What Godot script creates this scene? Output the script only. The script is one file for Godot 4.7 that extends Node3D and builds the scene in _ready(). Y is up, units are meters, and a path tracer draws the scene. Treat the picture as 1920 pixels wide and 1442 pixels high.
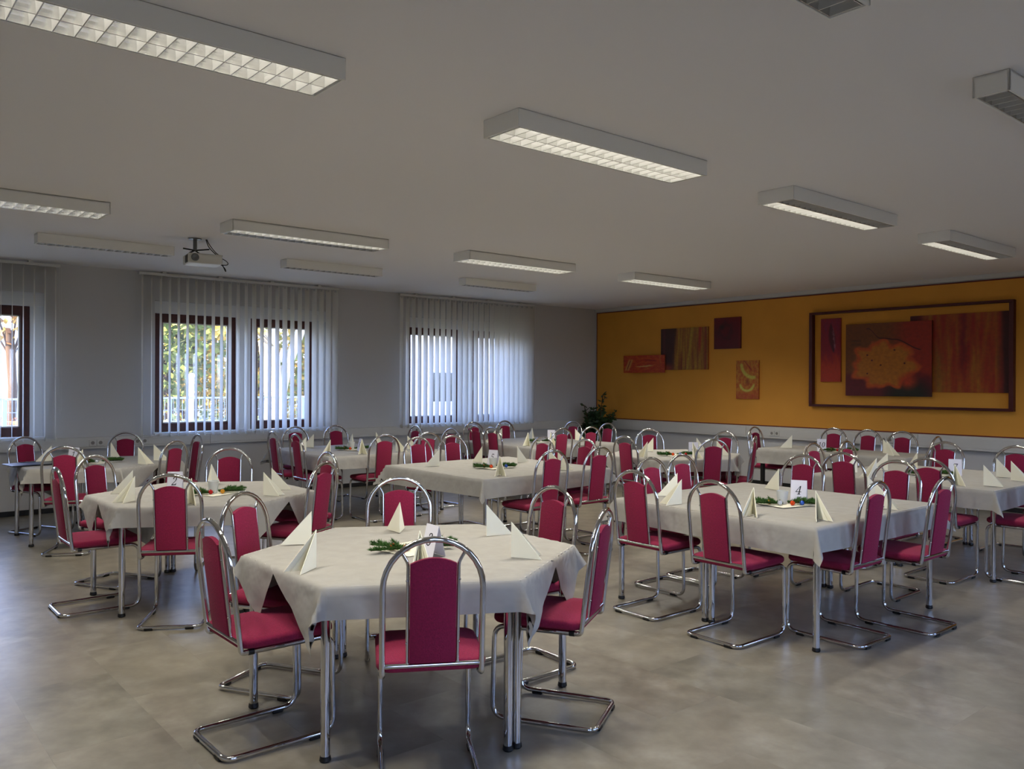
extends Node3D
# A dining hall set for a party. Plan coordinates: x runs along the window wall, d is depth towards it; Godot z = -d.

const CEIL := 2.89
const WALL_D := 10.80      # inner face of the window wall
const WALL_X := 11.04      # inner face of the yellow wall
const TOP := 0.715         # table top
const CLOTH := Color(0.65, 0.635, 0.60)

const EXPOSURE := 1.0
const SKY := 12.0
const SUN := 11.0
const LAMP := 2.2
const GROUND := -0.25
const WIN_W := 2.38                       # width of a window niche
const WIN := [-0.36, 3.23, 6.94]          # left edges of the niches
const BLIND := [-0.546, 3.01, 6.727]      # left ends of the headrails
# kind (h: hexagon of two trapezoids, s: square of two rectangles), centre x, centre d
const TABLES := {1: ["h", 2.18, 9.08], 2: ["h", 2.18, 6.12], 3: ["h", 2.235, 3.41], 4: ["s", 5.12, 3.28], 5: ["s", 5.08, 6.30], 6: ["s", 5.04, 8.95], 7: ["s", 7.73, 3.30], 8: ["h", 7.58, 6.15], 9: ["s", 7.66, 8.615]}
const WHO := {1: "the far left table", 2: "the left middle table", 3: "the nearest table", 4: "the right front table", 5: "the central table", 6: "the table below the middle window", 7: "the rightmost table", 8: "the right rear table", 9: "the table below the right window", 10: "the long wall table"}
# table, plan angle of the side, x and d of the arch top, side in the photo, which of its neighbours
const CHAIRS := [
	[3, 180, 1.255, 3.46, "left", ""], [3, 240, 1.745, 2.53, "front", ""],
	[3, 300, 2.76, 2.63, "right", ""], [3, 0, 3.14, 3.38, "back right", ""],
	[3, 60, 2.69, 4.27, "back", ""], [3, 120, 1.69, 4.19, "back left", ""],
	[2, 240, 1.67, 5.28, "front", ""], [2, 180, 1.21, 6.13, "left", ""],
	[2, 120, 1.64, 6.98, "back left", ""], [2, 60, 2.73, 7.05, "back", ""],
	[2, 300, 2.78, 5.39, "right", ""], [2, 0, 3.22, 6.19, "back right", ""],
	[1, 240, 1.66, 8.07, "front", ""], [1, 120, 1.63, 9.71, "back left", ""],
	[1, 60, 2.67, 9.95, "back", ""], [1, 300, 2.67, 8.26, "right", ""],
	[1, 0, 3.16, 9.06, "back right", ""], [4, 180, 4.12, 3.68, "front-left", "left one of two"],
	[4, 180, 4.06, 3.01, "front-left", "right one of two"], [4, 270, 4.79, 2.37, "front-right", "left one of two"],
	[4, 270, 5.35, 2.22, "front-right", "right one of two"], [4, 90, 4.94, 4.24, "back-left", "left one of two"],
	[4, 90, 5.36, 4.28, "back-left", "right one of two"], [4, 0, 6.12, 3.64, "back-right", "left one of two"],
	[4, 0, 6.24, 2.94, "back-right", "right one of two"], [5, 270, 4.83, 5.22, "front-right", "left one of two"],
	[5, 270, 5.40, 5.22, "front-right", "right one of two"], [5, 90, 4.83, 7.32, "back-left", "left one of two"],
	[5, 90, 5.27, 7.31, "back-left", "right one of two"], [5, 0, 5.98, 6.62, "back-right", "left one of two"],
	[5, 0, 6.02, 6.02, "back-right", "right one of two"], [6, 180, 4.03, 9.12, "front-left", "left one of two"],
	[6, 180, 4.03, 8.52, "front-left", "right one of two"], [6, 90, 4.70, 9.95, "back-left", "left one of two"],
	[6, 90, 5.29, 9.98, "back-left", "right one of two"], [6, 270, 4.80, 7.91, "front-right", "left one of two"],
	[6, 270, 5.41, 7.97, "front-right", "right one of two"], [6, 0, 6.16, 9.36, "back-right", "left one of two"],
	[6, 0, 6.13, 8.50, "back-right", "right one of two"], [8, 180, 6.76, 6.17, "left", ""],
	[8, 60, 8.06, 6.94, "back", ""], [8, 0, 8.40, 6.03, "back right", ""],
	[8, 240, 7.11, 5.25, "front", ""], [8, 300, 7.94, 5.31, "right", ""],
	[9, 180, 6.75, 8.83, "front-left", "left one of two"], [9, 180, 6.69, 8.40, "front-left", "right one of two"],
	[9, 90, 7.34, 9.66, "back-left", "left one of two"], [9, 90, 7.98, 9.72, "back-left", "right one of two"],
	[9, 0, 8.71, 8.97, "back-right", "left one of two"], [9, 0, 8.70, 8.25, "back-right", "right one of two"],
	[9, 270, 7.27, 7.69, "front-right", "left one of two"], [9, 270, 7.82, 7.72, "front-right", "right one of two"],
	[7, 0, 8.67, 3.60, "back-right", "left one of two"], [7, 0, 8.65, 2.95, "back-right", "right one of two"],
	[7, 180, 6.60, 3.57, "front-left", "left one of two"], [7, 180, 6.64, 2.89, "front-left", "right one of two"],
	[7, 90, 7.42, 4.32, "back-left", "left one of two"], [7, 90, 7.93, 4.25, "back-left", "right one of two"],
	[10, 90, 9.58, 6.42, "far", ""], [10, 0, 10.25, 5.66, "wall", "leftmost of three"],
	[10, 0, 10.22, 5.18, "wall", "middle of three"], [10, 0, 10.20, 4.74, "wall", "rightmost of three"],
	[10, 270, 9.46, 4.01, "near", ""], [7, 270, 7.28, 2.16, "front-right", ""]
]

# two tubes, left end x, far edge d, lit rows [window side, near side], label
const LIGHTS := [
	[true, 0.213, 3.397, [true, true], "double tube ceiling light at the top left, nearest and cut off"],
	[true, 2.674, 3.397, [true, true], "lit double tube ceiling light, second along the nearest full row"],
	[true, 5.142, 3.397, [true, false], "half lit double tube ceiling light, third along the nearest full row"],
	[true, 7.637, 3.397, [true, false], "half lit double tube ceiling light nearest the yellow wall"],
	[true, 0.224, 7.079, [true, true], "lit double tube ceiling light at the left edge, far row"],
	[true, 2.678, 7.079, [false, true], "half lit double tube ceiling light right of the projector"],
	[true, 5.146, 7.079, [true, true], "lit double tube ceiling light above the middle, far row"],
	[true, 7.660, 7.079, [true, true], "lit double tube ceiling light, far row, nearest the yellow wall"],
	[false, 1.568, 8.760, [false], "unlit slim ceiling light left of the projector"],
	[false, 3.989, 8.760, [false], "unlit slim ceiling light before the middle window"],
	[false, 6.446, 8.760, [false], "unlit slim ceiling light before the right window"],
	[false, 1.505, 1.506, [false], "unlit slim ceiling light at the top edge of the photo"],
	[false, 3.942, 1.506, [false], "unlit slim ceiling light at the right edge of the photo"]
]
# table, offset x, offset d, extra turn, whose place
const NAPKINS := [
	[3, -0.34, 0.41, 0, "back left place"], [3, -0.56, -0.08, 10, "left place"], [3, 0.17, 0.40, 0, "back place"], [3, -0.22, -0.38, 0, "front place"], [3, 0.48, 0.04, 0, "back right place"], [3, 0.24, -0.45, 20, "right place"],
	[2, -0.42, 0.26, 0, "back left place"], [2, -0.52, -0.15, 10, "left place"], [2, -0.26, -0.50, 0, "front place"], [2, 0.19, 0.37, 0, "back place"], [2, 0.27, -0.43, 10, "right place"], [2, 0.44, -0.18, 0, "back right place"],
	[1, -0.38, 0.22, 0, "back left place"], [1, 0.20, 0.34, 0, "back place"], [1, 0.24, -0.48, 10, "right place"], [1, 0.47, -0.20, 0, "back right place"], [1, -0.25, -0.46, 0, "front place"],
	[4, -0.36, 0.55, 0, "back-left side"], [4, -0.65, 0.28, 0, "front-left side, left one"], [4, -0.65, -0.28, 0, "front-left side, right one"], [4, -0.48, -0.60, 0, "front-right side, left one"], [4, 0.50, 0.27, 30, "back-right side, left one"], [4, 0.55, -0.40, 0, "back-right side, right one"], [4, 0.22, -0.62, 0, "front-right side, right one"],
	[5, -0.44, 0.34, 0, "back-left side, left one"], [5, 0.10, 0.36, 0, "back-left side, right one"], [5, -0.45, -0.60, 0, "front-right side, left one"], [5, 0.38, 0.14, 0, "back-right side, left one"], [5, 0.34, -0.38, 0, "back-right side, right one"], [5, 0.25, -0.60, 0, "front-right side, right one"],
	[6, -0.62, 0.10, 0, "front-left side, left one"], [6, -0.31, 0.53, 0, "back-left side, left one"], [6, -0.62, -0.50, 0, "front-left side, right one"], [6, 0.10, 0.30, 0, "back-left side, right one"], [6, -0.28, -0.60, 0, "front-right side, left one"], [6, 0.52, 0.44, 0, "back-right side, left one"], [6, 0.17, -0.60, 0, "front-right side, right one"], [6, 0.46, -0.40, 0, "back-right side, right one"],
	[7, -0.40, 0.52, 0, "back-left side, left one"], [7, 0.02, 0.44, 0, "back-left side, right one"], [7, 0.34, 0.31, 0, "back-right side, left one"], [7, -0.62, -0.42, 0, "front-left side, right one"], [7, -0.52, -0.60, 60, "front-right side, left one"], [7, 0.24, -0.42, 0, "back-right side, right one"], [7, 0.06, -0.60, 0, "front-right side, right one"], [7, -0.62, 0.23, 0, "front-left side, left one"],
	[8, -0.52, -0.05, 0, "left place"], [8, 0.06, 0.36, 0, "back place"], [8, 0.48, 0.05, 0, "back right place"], [8, -0.20, -0.42, 0, "front place"], [8, 0.26, -0.40, 0, "right place"],
	[9, -0.58, -0.48, 0, "front-left side, right one"], [9, -0.58, 0.20, 0, "front-left side, left one"], [9, 0.28, 0.42, 0, "back-left side, right one"], [9, -0.30, -0.60, 0, "front-right side, left one"], [9, -0.15, 0.58, 0, "back-left side, left one"], [9, 0.58, -0.16, 0, "back-right side"],
	[10, -0.14, 0.60, 0, "far end"], [10, 0.04, -0.48, 0, "middle of the wall side"], [10, -0.16, -0.62, 0, "near end"]
]
# table, offset x, offset d, turn
const CARDS := [[1, -0.20, 0.10, -42], [2, -0.15, 0.17, -30], [3, -0.02, -0.19, -92], [4, 0.10, -0.14, -66], [5, 0.07, 0.14, -72], [6, -0.12, -0.30, -102], [7, 0.08, -0.14, -64], [8, 0.07, -0.22, -42], [9, 0.36, 0.10, -46], [10, -0.24, 0.14, -60]]
# table, offset x, offset d, turn, with glass, baubles
const CENTRES := [
	[1, -0.02, -0.10, -15, false, ["red", "silver"]], [2, 0.03, -0.12, -22, true, ["orange", "red", "gold"]], [3, -0.015, 0.005, -36, false, ["orange", "gold", "red", "green"]],
	[4, -0.13, -0.16, -58, true, ["gold", "silver", "orange", "blue"]], [5, -0.12, -0.10, -40, true, ["red", "orange", "green", "blue", "silver"]], [6, -0.10, -0.05, -30, true, ["red", "orange"]],
	[7, -0.05, 0.02, -62, false, ["orange", "green"]], [8, -0.16, -0.14, -50, false, ["green", "orange", "blue", "red", "gold"]], [9, -0.03, -0.10, -42, false, ["red"]], [10, -0.12, -0.02, -60, false, ["gold", "red"]]
]

var taken := {}
var M := {}
var rng := RandomNumberGenerator.new()

# ------------------------------------------------------------------ mesh collecting
class MB:
	var v := PackedVector3Array()
	var n := PackedVector3Array()
	var u := PackedVector2Array()
	var t := PackedInt32Array()
	func vert(p: Vector3, nn: Vector3, uv := Vector2.ZERO) -> int:
		v.append(p); n.append(nn); u.append(uv)
		return v.size() - 1
	func tri(a: int, b: int, c: int) -> void:
		var g := (v[b] - v[a]).cross(v[c] - v[a])
		if g.dot(n[a] + n[b] + n[c]) > 0.0:
			t.append_array([a, c, b])
		else:
			t.append_array([a, b, c])
	func quad(a: int, b: int, c: int, d: int) -> void:
		tri(a, b, c); tri(a, c, d)
	func flat_tri(a: Vector3, b: Vector3, c: Vector3, out := Vector3.ZERO) -> void:
		var g := (c - a).cross(b - a).normalized()
		if out != Vector3.ZERO and g.dot(out) < 0.0: g = -g
		tri(vert(a, g, Vector2(0, 0)), vert(b, g, Vector2(1, 0)), vert(c, g, Vector2(0, 1)))
	func flat_quad(a: Vector3, b: Vector3, c: Vector3, d: Vector3, out := Vector3.ZERO) -> void:
		var g := (c - a).cross(b - a).normalized()
		if out != Vector3.ZERO and g.dot(out) < 0.0: g = -g
		quad(vert(a, g, Vector2(0, 1)), vert(b, g, Vector2(1, 1)), vert(c, g, Vector2(1, 0)), vert(d, g, Vector2(0, 0)))
	func box(c: Vector3, s: Vector3, bs := Basis.IDENTITY) -> void:
		var h := s * 0.5
		for ax in 3:
			for sg in [-1.0, 1.0]:
				var nn := Vector3.ZERO; nn[ax] = sg
				var a1 := Vector3.ZERO; a1[(ax + 1) % 3] = h[(ax + 1) % 3]
				var a2 := Vector3.ZERO; a2[(ax + 2) % 3] = h[(ax + 2) % 3]
				var m: Vector3 = nn * h[ax]
				flat_quad(c + bs * (m - a1 - a2), c + bs * (m + a1 - a2), c + bs * (m + a1 + a2), c + bs * (m - a1 + a2), bs * nn)
	func span(a: Vector3, b: Vector3) -> void:
		box((a + b) * 0.5, (b - a).abs())
	func bevel_box(c: Vector3, s: Vector3, r: float, bs := Basis.IDENTITY) -> void:
		# rounded-edge box: smooth normals over a chamfer
		var h := s * 0.5
		var k := h - Vector3(r, r, r)
		var corner := {}
		for sx in [-1, 1]:
			for sy in [-1, 1]:
				for sz in [-1, 1]:
					var sv := Vector3(sx, sy, sz)
					for ax in 3:
						var nn := Vector3.ZERO; nn[ax] = sv[ax]
						var p := k * sv + nn * r
						corner[[sx, sy, sz, ax]] = vert(c + bs * p, bs * nn)
		for ax in 3:
			var b1 := (ax + 1) % 3
			var b2 := (ax + 2) % 3
			for sg in [-1, 1]:
				var q := []
				for o in [[-1, -1], [1, -1], [1, 1], [-1, 1]]:
					var sv := [0, 0, 0]; sv[ax] = sg; sv[b1] = o[0]; sv[b2] = o[1]
					q.append(corner[[sv[0], sv[1], sv[2], ax]])
				quad(q[0], q[1], q[2], q[3])
			for o1 in [-1, 1]:
				for o2 in [-1, 1]:
					var lo := [0, 0, 0]; lo[ax] = -1; lo[b1] = o1; lo[b2] = o2
					var hi := [0, 0, 0]; hi[ax] = 1; hi[b1] = o1; hi[b2] = o2
					quad(corner[[lo[0], lo[1], lo[2], b1]], corner[[hi[0], hi[1], hi[2], b1]], corner[[hi[0], hi[1], hi[2], b2]], corner[[lo[0], lo[1], lo[2], b2]])
		for sx in [-1, 1]:
			for sy in [-1, 1]:
				for sz in [-1, 1]:
					tri(corner[[sx, sy, sz, 0]], corner[[sx, sy, sz, 1]], corner[[sx, sy, sz, 2]])
	func tube(pts: PackedVector3Array, r: float, sides := 10, closed := false) -> void:
		var m := pts.size()
		var tan := PackedVector3Array()
		for i in m:
			var a := pts[(i - 1 + m) % m] if (closed or i > 0) else pts[i]
			var b := pts[(i + 1) % m] if (closed or i < m - 1) else pts[i]
			tan.append((b - a).normalized())
		var x := tan[0].cross(Vector3.UP)
		if x.length() < 0.1: x = tan[0].cross(Vector3.RIGHT)
		x = x.normalized()
		var first := v.size()
		for i in m:
			if i > 0:
				x = (x - tan[i] * x.dot(tan[i])).normalized()
			var y := tan[i].cross(x)
			for k in sides:
				var w := TAU * k / sides
				var nn := x * cos(w) + y * sin(w)
				vert(pts[i] + nn * r, nn, Vector2(float(k) / sides, float(i) / m))
		for i in (m if closed else m - 1):
			var j := (i + 1) % m
			for k in sides:
				var l := (k + 1) % sides
				quad(first + i * sides + k, first + j * sides + k, first + j * sides + l, first + i * sides + l)
		if not closed:
			for e in [0, m - 1]:
				var nn: Vector3 = -tan[0] if e == 0 else tan[m - 1]
				var c0 := vert(pts[e], nn)
				for k in sides:
					var a := vert(v[first + e * sides + k], nn)
					var b := vert(v[first + e * sides + (k + 1) % sides], nn)
					tri(c0, a, b)
	func lathe(profile: Array, at := Vector3.ZERO, sides := 20, bs := Basis.IDENTITY) -> void:
		# profile: Vector2(radius, height) from bottom to top, outside surface
		for i in profile.size() - 1:
			var a: Vector2 = profile[i]
			var b: Vector2 = profile[i + 1]
			var s := b - a
			var nr := Vector2(s.y, -s.x).normalized()
			var first := v.size()
			for k in sides + 1:
				var w := TAU * k / sides
				var dir := Vector3(cos(w), 0, sin(w))
				var nn := bs * (dir * nr.x + Vector3.UP * nr.y)
				vert(at + bs * (dir * a.x + Vector3.UP * a.y), nn)
				vert(at + bs * (dir * b.x + Vector3.UP * b.y), nn)
			for k in sides:
				quad(first + k * 2, first + k * 2 + 1, first + k * 2 + 3, first + k * 2 + 2)
	func prism(poly: PackedVector2Array, y0: float, y1: float) -> void:
		# poly holds (x, z) of a convex outline
		var c := Vector2.ZERO
		for p in poly: c += p / poly.size()
		for i in poly.size():
			var a := poly[i]
			var b := poly[(i + 1) % poly.size()]
			var mid := (a + b) * 0.5 - c
			flat_quad(Vector3(a.x, y0, a.y), Vector3(b.x, y0, b.y), Vector3(b.x, y1, b.y), Vector3(a.x, y1, a.y), Vector3(mid.x, 0, mid.y))
			flat_tri(Vector3(c.x, y1, c.y), Vector3(a.x, y1, a.y), Vector3(b.x, y1, b.y), Vector3.UP)
			flat_tri(Vector3(c.x, y0, c.y), Vector3(a.x, y0, a.y), Vector3(b.x, y0, b.y), Vector3.DOWN)
	func ball(c: Vector3, r: float, rings := 8, sides := 12) -> void:
		var first := v.size()
		for i in rings + 1:
			for k in sides + 1:
				var a := PI * i / rings
				var w := TAU * k / sides
				var nn := Vector3(sin(a) * cos(w), cos(a), sin(a) * sin(w))
				vert(c + nn * r, nn)
		for i in rings:
			for k in sides:
				var s := first + i * (sides + 1) + k
				quad(s, s + 1, s + sides + 2, s + sides + 1)
	func mesh() -> ArrayMesh:
		var a := []
		a.resize(Mesh.ARRAY_MAX)
		a[Mesh.ARRAY_VERTEX] = v; a[Mesh.ARRAY_NORMAL] = n; a[Mesh.ARRAY_TEX_UV] = u; a[Mesh.ARRAY_INDEX] = t
		var am := ArrayMesh.new()
		am.add_surface_from_arrays(Mesh.PRIMITIVE_TRIANGLES, a)
		return am

func P(x: float, y: float, d: float) -> Vector3:
	return Vector3(x, y, -d)

func fillet(pts: Array, radii: Array, steps := 6) -> PackedVector3Array:
	# rounds the inner corners of a polyline
	var out := PackedVector3Array([pts[0]])
	for i in range(1, pts.size() - 1):
		var p: Vector3 = pts[i]
		var a: Vector3 = (pts[i - 1] - p)
		var b: Vector3 = (pts[i + 1] - p)
		var r: float = radii[i - 1]
		var half := a.angle_to(b) * 0.5
		var cut := minf(r / tan(half), minf(a.length(), b.length()) * 0.49)
		var p0 := p + a.normalized() * cut
		var p2 := p + b.normalized() * cut
		for k in steps + 1:
			var w := float(k) / steps
			out.append(p0.lerp(p, w).lerp(p.lerp(p2, w), w))
	out.append(pts[-1])
	return out

# ------------------------------------------------------------------ naming and tagging
func numbered(called: String) -> String:
	if not taken.has(called):
		taken[called] = 0
		return called
	taken[called] += 1
	return "%s_%03d" % [called, taken[called]]

func obj(called: String, m, mat: Material, parent: Node = self) -> MeshInstance3D:
	var o := MeshInstance3D.new()
	o.mesh = m.mesh() if m is MB else m
	o.material_override = mat
	o.name = numbered(called) if parent == self else called
	parent.add_child(o, true)
	return o

func tag(o: Node, label: String, category := "", group := "", kind := "") -> void:
	if label: o.set_meta("label", label)
	if category: o.set_meta("category", category)
	if group: o.set_meta("group", group)
	if kind: o.set_meta("kind", kind)

func thing(called: String, label: String, category: String, at := Vector3.ZERO, turn := 0.0, group := "") -> Node3D:
	var o := Node3D.new()
	o.name = numbered(called)
	add_child(o)
	o.position = at
	o.rotation.y = turn
	tag(o, label, category, group)
	return o

func copy(o: Node3D, called: String) -> Node3D:
	var c: Node3D = o.duplicate()
	c.name = numbered(called)
	add_child(c)
	return c

func struct(called: String, m, mat: Material, parent: Node = self) -> MeshInstance3D:
	var o := obj(called, m, mat, parent)
	if parent == self:
		o.set_meta("kind", "structure")
	return o

func struct_root(called: String, at := Vector3.ZERO) -> Node3D:
	var o := Node3D.new()
	o.name = numbered(called)
	add_child(o)
	o.position = at
	o.set_meta("kind", "structure")
	return o

# ------------------------------------------------------------------ materials
func std(c: Color, rough := 0.8, metal := 0.0) -> StandardMaterial3D:
	var m := StandardMaterial3D.new()
	m.albedo_color = c
	m.roughness = rough
	m.metallic = metal
	return m

func noise_tex(size: int, freq: float, seed_: int, lo: Color, hi: Color, oct := 4, mid := Color(0, 0, 0, 0)) -> ImageTexture:
	var f := FastNoiseLite.new()
	f.noise_type = FastNoiseLite.TYPE_SIMPLEX_SMOOTH
	f.seed = seed_
	f.frequency = freq
	f.fractal_octaves = oct
	f.fractal_gain = 0.6 if oct > 5 else 0.5
	var im := Image.create(size, size, false, Image.FORMAT_RGB8)
	for y in size:
		var b := float(y) / size
		for x in size:
			# cross-faded with its own neighbours so that the picture tiles
			var a := float(x) / size
			var k := f.get_noise_2d(x, y) * (1 - a) * (1 - b) + f.get_noise_2d(x - size, y) * a * (1 - b) + f.get_noise_2d(x, y - size) * (1 - a) * b + f.get_noise_2d(x - size, y - size) * a * b
			k = clampf(0.5 + k * 0.95, 0.0, 1.0)
			im.set_pixel(x, y, lo.lerp(hi, k) if mid.a == 0.0 else (lo.lerp(mid, k * 2.0) if k < 0.5 else mid.lerp(hi, k * 2.0 - 1.0)))
	return ImageTexture.create_from_image(im)

func bump_tex(size: int, freq: float, seed_: int, strength: float) -> ImageTexture:
	var f := FastNoiseLite.new()
	f.seed = seed_
	f.frequency = freq
	f.fractal_octaves = 3
	var g := f.get_seamless_image(size, size)
	g.convert(Image.FORMAT_RGBA8)
	g.bump_map_to_normal_map(strength)
	return ImageTexture.create_from_image(g)

func tri_scale(m: StandardMaterial3D, s: float, world := true) -> void:
	m.uv1_triplanar = true
	m.uv1_world_triplanar = world
	m.uv1_scale = Vector3(s, s, s)

func make_materials() -> void:
	M.wall = std(Color(0.765, 0.76, 0.75), 0.9)
	M.ceiling = std(Color(0.925, 0.92, 0.915), 0.95)
	M.trunk = std(Color(0.79, 0.78, 0.75), 0.55)
	M.base = std(Color(0.10, 0.10, 0.105), 0.5)
	M.yellow = std(Color(0.87, 0.605, 0.22), 0.85)
	M.yellow.albedo_texture = noise_tex(128, 0.02, 5, Color(0.95, 0.94, 0.92), Color(1, 1, 1))
	tri_scale(M.yellow, 0.4)
	M.red_line = std(Color(0.40, 0.07, 0.05), 0.6)
	M.chrome = std(Color(0.80, 0.80, 0.80), 0.06, 1.0)
	M.steel = std(Color(0.72, 0.72, 0.71), 0.22, 1.0)
	M.black = std(Color(0.03, 0.03, 0.033), 0.45)
	M.glide_white = std(Color(0.8, 0.8, 0.78), 0.5)
	M.fabric = std(Color(0.555, 0.075, 0.24), 0.95)
	M.fabric.albedo_texture = noise_tex(128, 0.12, 9, Color(0.86, 0.86, 0.86), Color(1, 1, 1))
	M.fabric.normal_enabled = true
	M.fabric.normal_texture = bump_tex(128, 0.25, 4, 3.0)
	M.fabric.normal_scale = 0.35
	M.fabric.rim_enabled = true
	M.fabric.rim = 0.12
	tri_scale(M.fabric, 5.0, false)
	M.cloth = std(CLOTH, 0.9)
	M.cloth.albedo_texture = noise_tex(128, 0.05, 21, Color(0.95, 0.95, 0.95), Color(1, 1, 1))
	M.cloth.normal_enabled = true
	M.cloth.normal_texture = bump_tex(256, 0.02, 8, 6.0)
	M.cloth.normal_scale = 0.25
	tri_scale(M.cloth, 1.4, true)
	M.cloth.backlight_enabled = true
	M.cloth.backlight = Color(0.2, 0.2, 0.19)
	M.board = std(Color(0.72, 0.70, 0.66), 0.5)
	M.dark_leg = std(Color(0.08, 0.075, 0.07), 0.4)
	M.napkin = std(Color(0.955, 0.94, 0.85), 0.9)
	M.paper = std(Color(0.90, 0.89, 0.92), 0.9)
	M.ink = std(Color(0.06, 0.06, 0.08), 0.8)
	M.mat = std(Color(0.91, 0.89, 0.80), 0.9)
	M.frost = std(Color(0.86, 0.87, 0.85, 0.78), 0.35)
	M.frost.transparency = BaseMaterial3D.TRANSPARENCY_ALPHA
	M.wax = std(Color(0.92, 0.91, 0.88), 0.6)
	M.fir = std(Color(0.22, 0.38, 0.12), 0.8)
	M.twig = std(Color(0.30, 0.19, 0.10), 0.9)
	M.slat = std(Color(0.86, 0.855, 0.83), 0.85)
	M.slat.backlight_enabled = true
	M.slat.backlight = Color(1.0, 0.99, 0.96)
	M.rail = std(Color(0.82, 0.82, 0.80), 0.4)
	M.reveal = std(Color(0.84, 0.84, 0.83), 0.6)
	M.mahogany = std(Color(0.30, 0.10, 0.06), 0.4)
	M.mahogany.albedo_texture = noise_tex(128, 0.06, 3, Color(0.75, 0.75, 0.75), Color(1, 1, 1))
	tri_scale(M.mahogany, 2.0)
	M.gasket = std(Color(0.72, 0.69, 0.62), 0.6)
	M.glass = std(Color(0.95, 0.98, 1.0, 0.06), 0.02)
	M.glass.transparency = BaseMaterial3D.TRANSPARENCY_ALPHA
	M.lamp_white = std(Color(0.93, 0.93, 0.91), 0.5)
	M.louvre = std(Color(0.88, 0.88, 0.87), 0.30, 0.5)
	M.mirror = std(Color(0.84, 0.84, 0.83), 0.18, 0.9)
	M.tube_on = std(Color(1, 1, 1), 0.4)
	M.tube_on.emission_enabled = true
	M.tube_on.emission = Color(1.0, 0.97, 0.92)
	M.tube_on.emission_energy_multiplier = 9.0
	M.tube_off = std(Color(0.82, 0.83, 0.84), 0.35)
	M.frame_red = std(Color(0.28, 0.045, 0.06), 0.45)
	M.projector = std(Color(0.82, 0.82, 0.79), 0.4)
	M.grey_metal = std(Color(0.45, 0.46, 0.46), 0.4, 0.6)
	M.lens = std(Color(0.02, 0.02, 0.03), 0.08)
	M.leaf = std(Color(0.17, 0.27, 0.14), 0.5)
	M.pot = std(Color(0.62, 0.60, 0.56), 0.6)
	M.soil = std(Color(0.12, 0.085, 0.06), 0.95)
	M.bark = std(Color(0.33, 0.25, 0.19), 0.95)
	M.socket = std(Color(0.52, 0.50, 0.47), 0.6)

# ------------------------------------------------------------------ camera, sky, sun, exposure
func setup_view() -> void:
	var cam := Camera3D.new()
	cam.name = "camera"
	add_child(cam)
	var yaw := 0.69649
	var pitch := -0.0019
	var roll := 0.00433
	var f := Vector3(sin(yaw) * cos(pitch), sin(pitch), -cos(yaw) * cos(pitch))
	var r := Vector3(cos(yaw), 0, sin(yaw))
	var u := r.cross(f)
	var r2 := r * cos(roll) + u * sin(roll)
	var u2 := u * cos(roll) - r * sin(roll)
	cam.transform = Transform3D(Basis(r2, u2, -f), Vector3(0, 1.53, 0))
	cam.fov = rad_to_deg(2.0 * atan(721.0 / 1559.8))
	cam.near = 0.05
	cam.far = 200.0
	cam.current = true
	var we := WorldEnvironment.new()
	we.name = "environment"
	var e := Environment.new()
	e.background_mode = Environment.BG_SKY
	var sky := Sky.new()
	var sm := ProceduralSkyMaterial.new()
	sm.sky_top_color = Color(0.46, 0.61, 0.92)
	sm.sky_horizon_color = Color(0.82, 0.89, 1.0)
	sm.ground_horizon_color = Color(0.55, 0.57, 0.60)
	sm.ground_bottom_color = Color(0.30, 0.30, 0.30)
	sm.sky_curve = 0.25
	sm.energy_multiplier = SKY
	sky.sky_material = sm
	e.sky = sky
	e.tonemap_mode = Environment.TONE_MAPPER_LINEAR
	e.tonemap_exposure = EXPOSURE
	e.sdfgi_enabled = true
	e.ssao_enabled = true
	e.ssil_enabled = true
	we.environment = e
	add_child(we)
	# low autumn sun behind the hall: it lights the trees outside, none of it enters
	var sun := DirectionalLight3D.new()
	sun.name = "sun"
	sun.light_color = Color(1.0, 0.93, 0.80)
	sun.light_energy = SUN
	sun.light_angular_distance = 0.5
	sun.shadow_enabled = true
	add_child(sun)
	var to := Vector3(0.84, -0.54, 0.0).normalized()
	sun.basis = Basis.looking_at(to, Vector3.UP)

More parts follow.
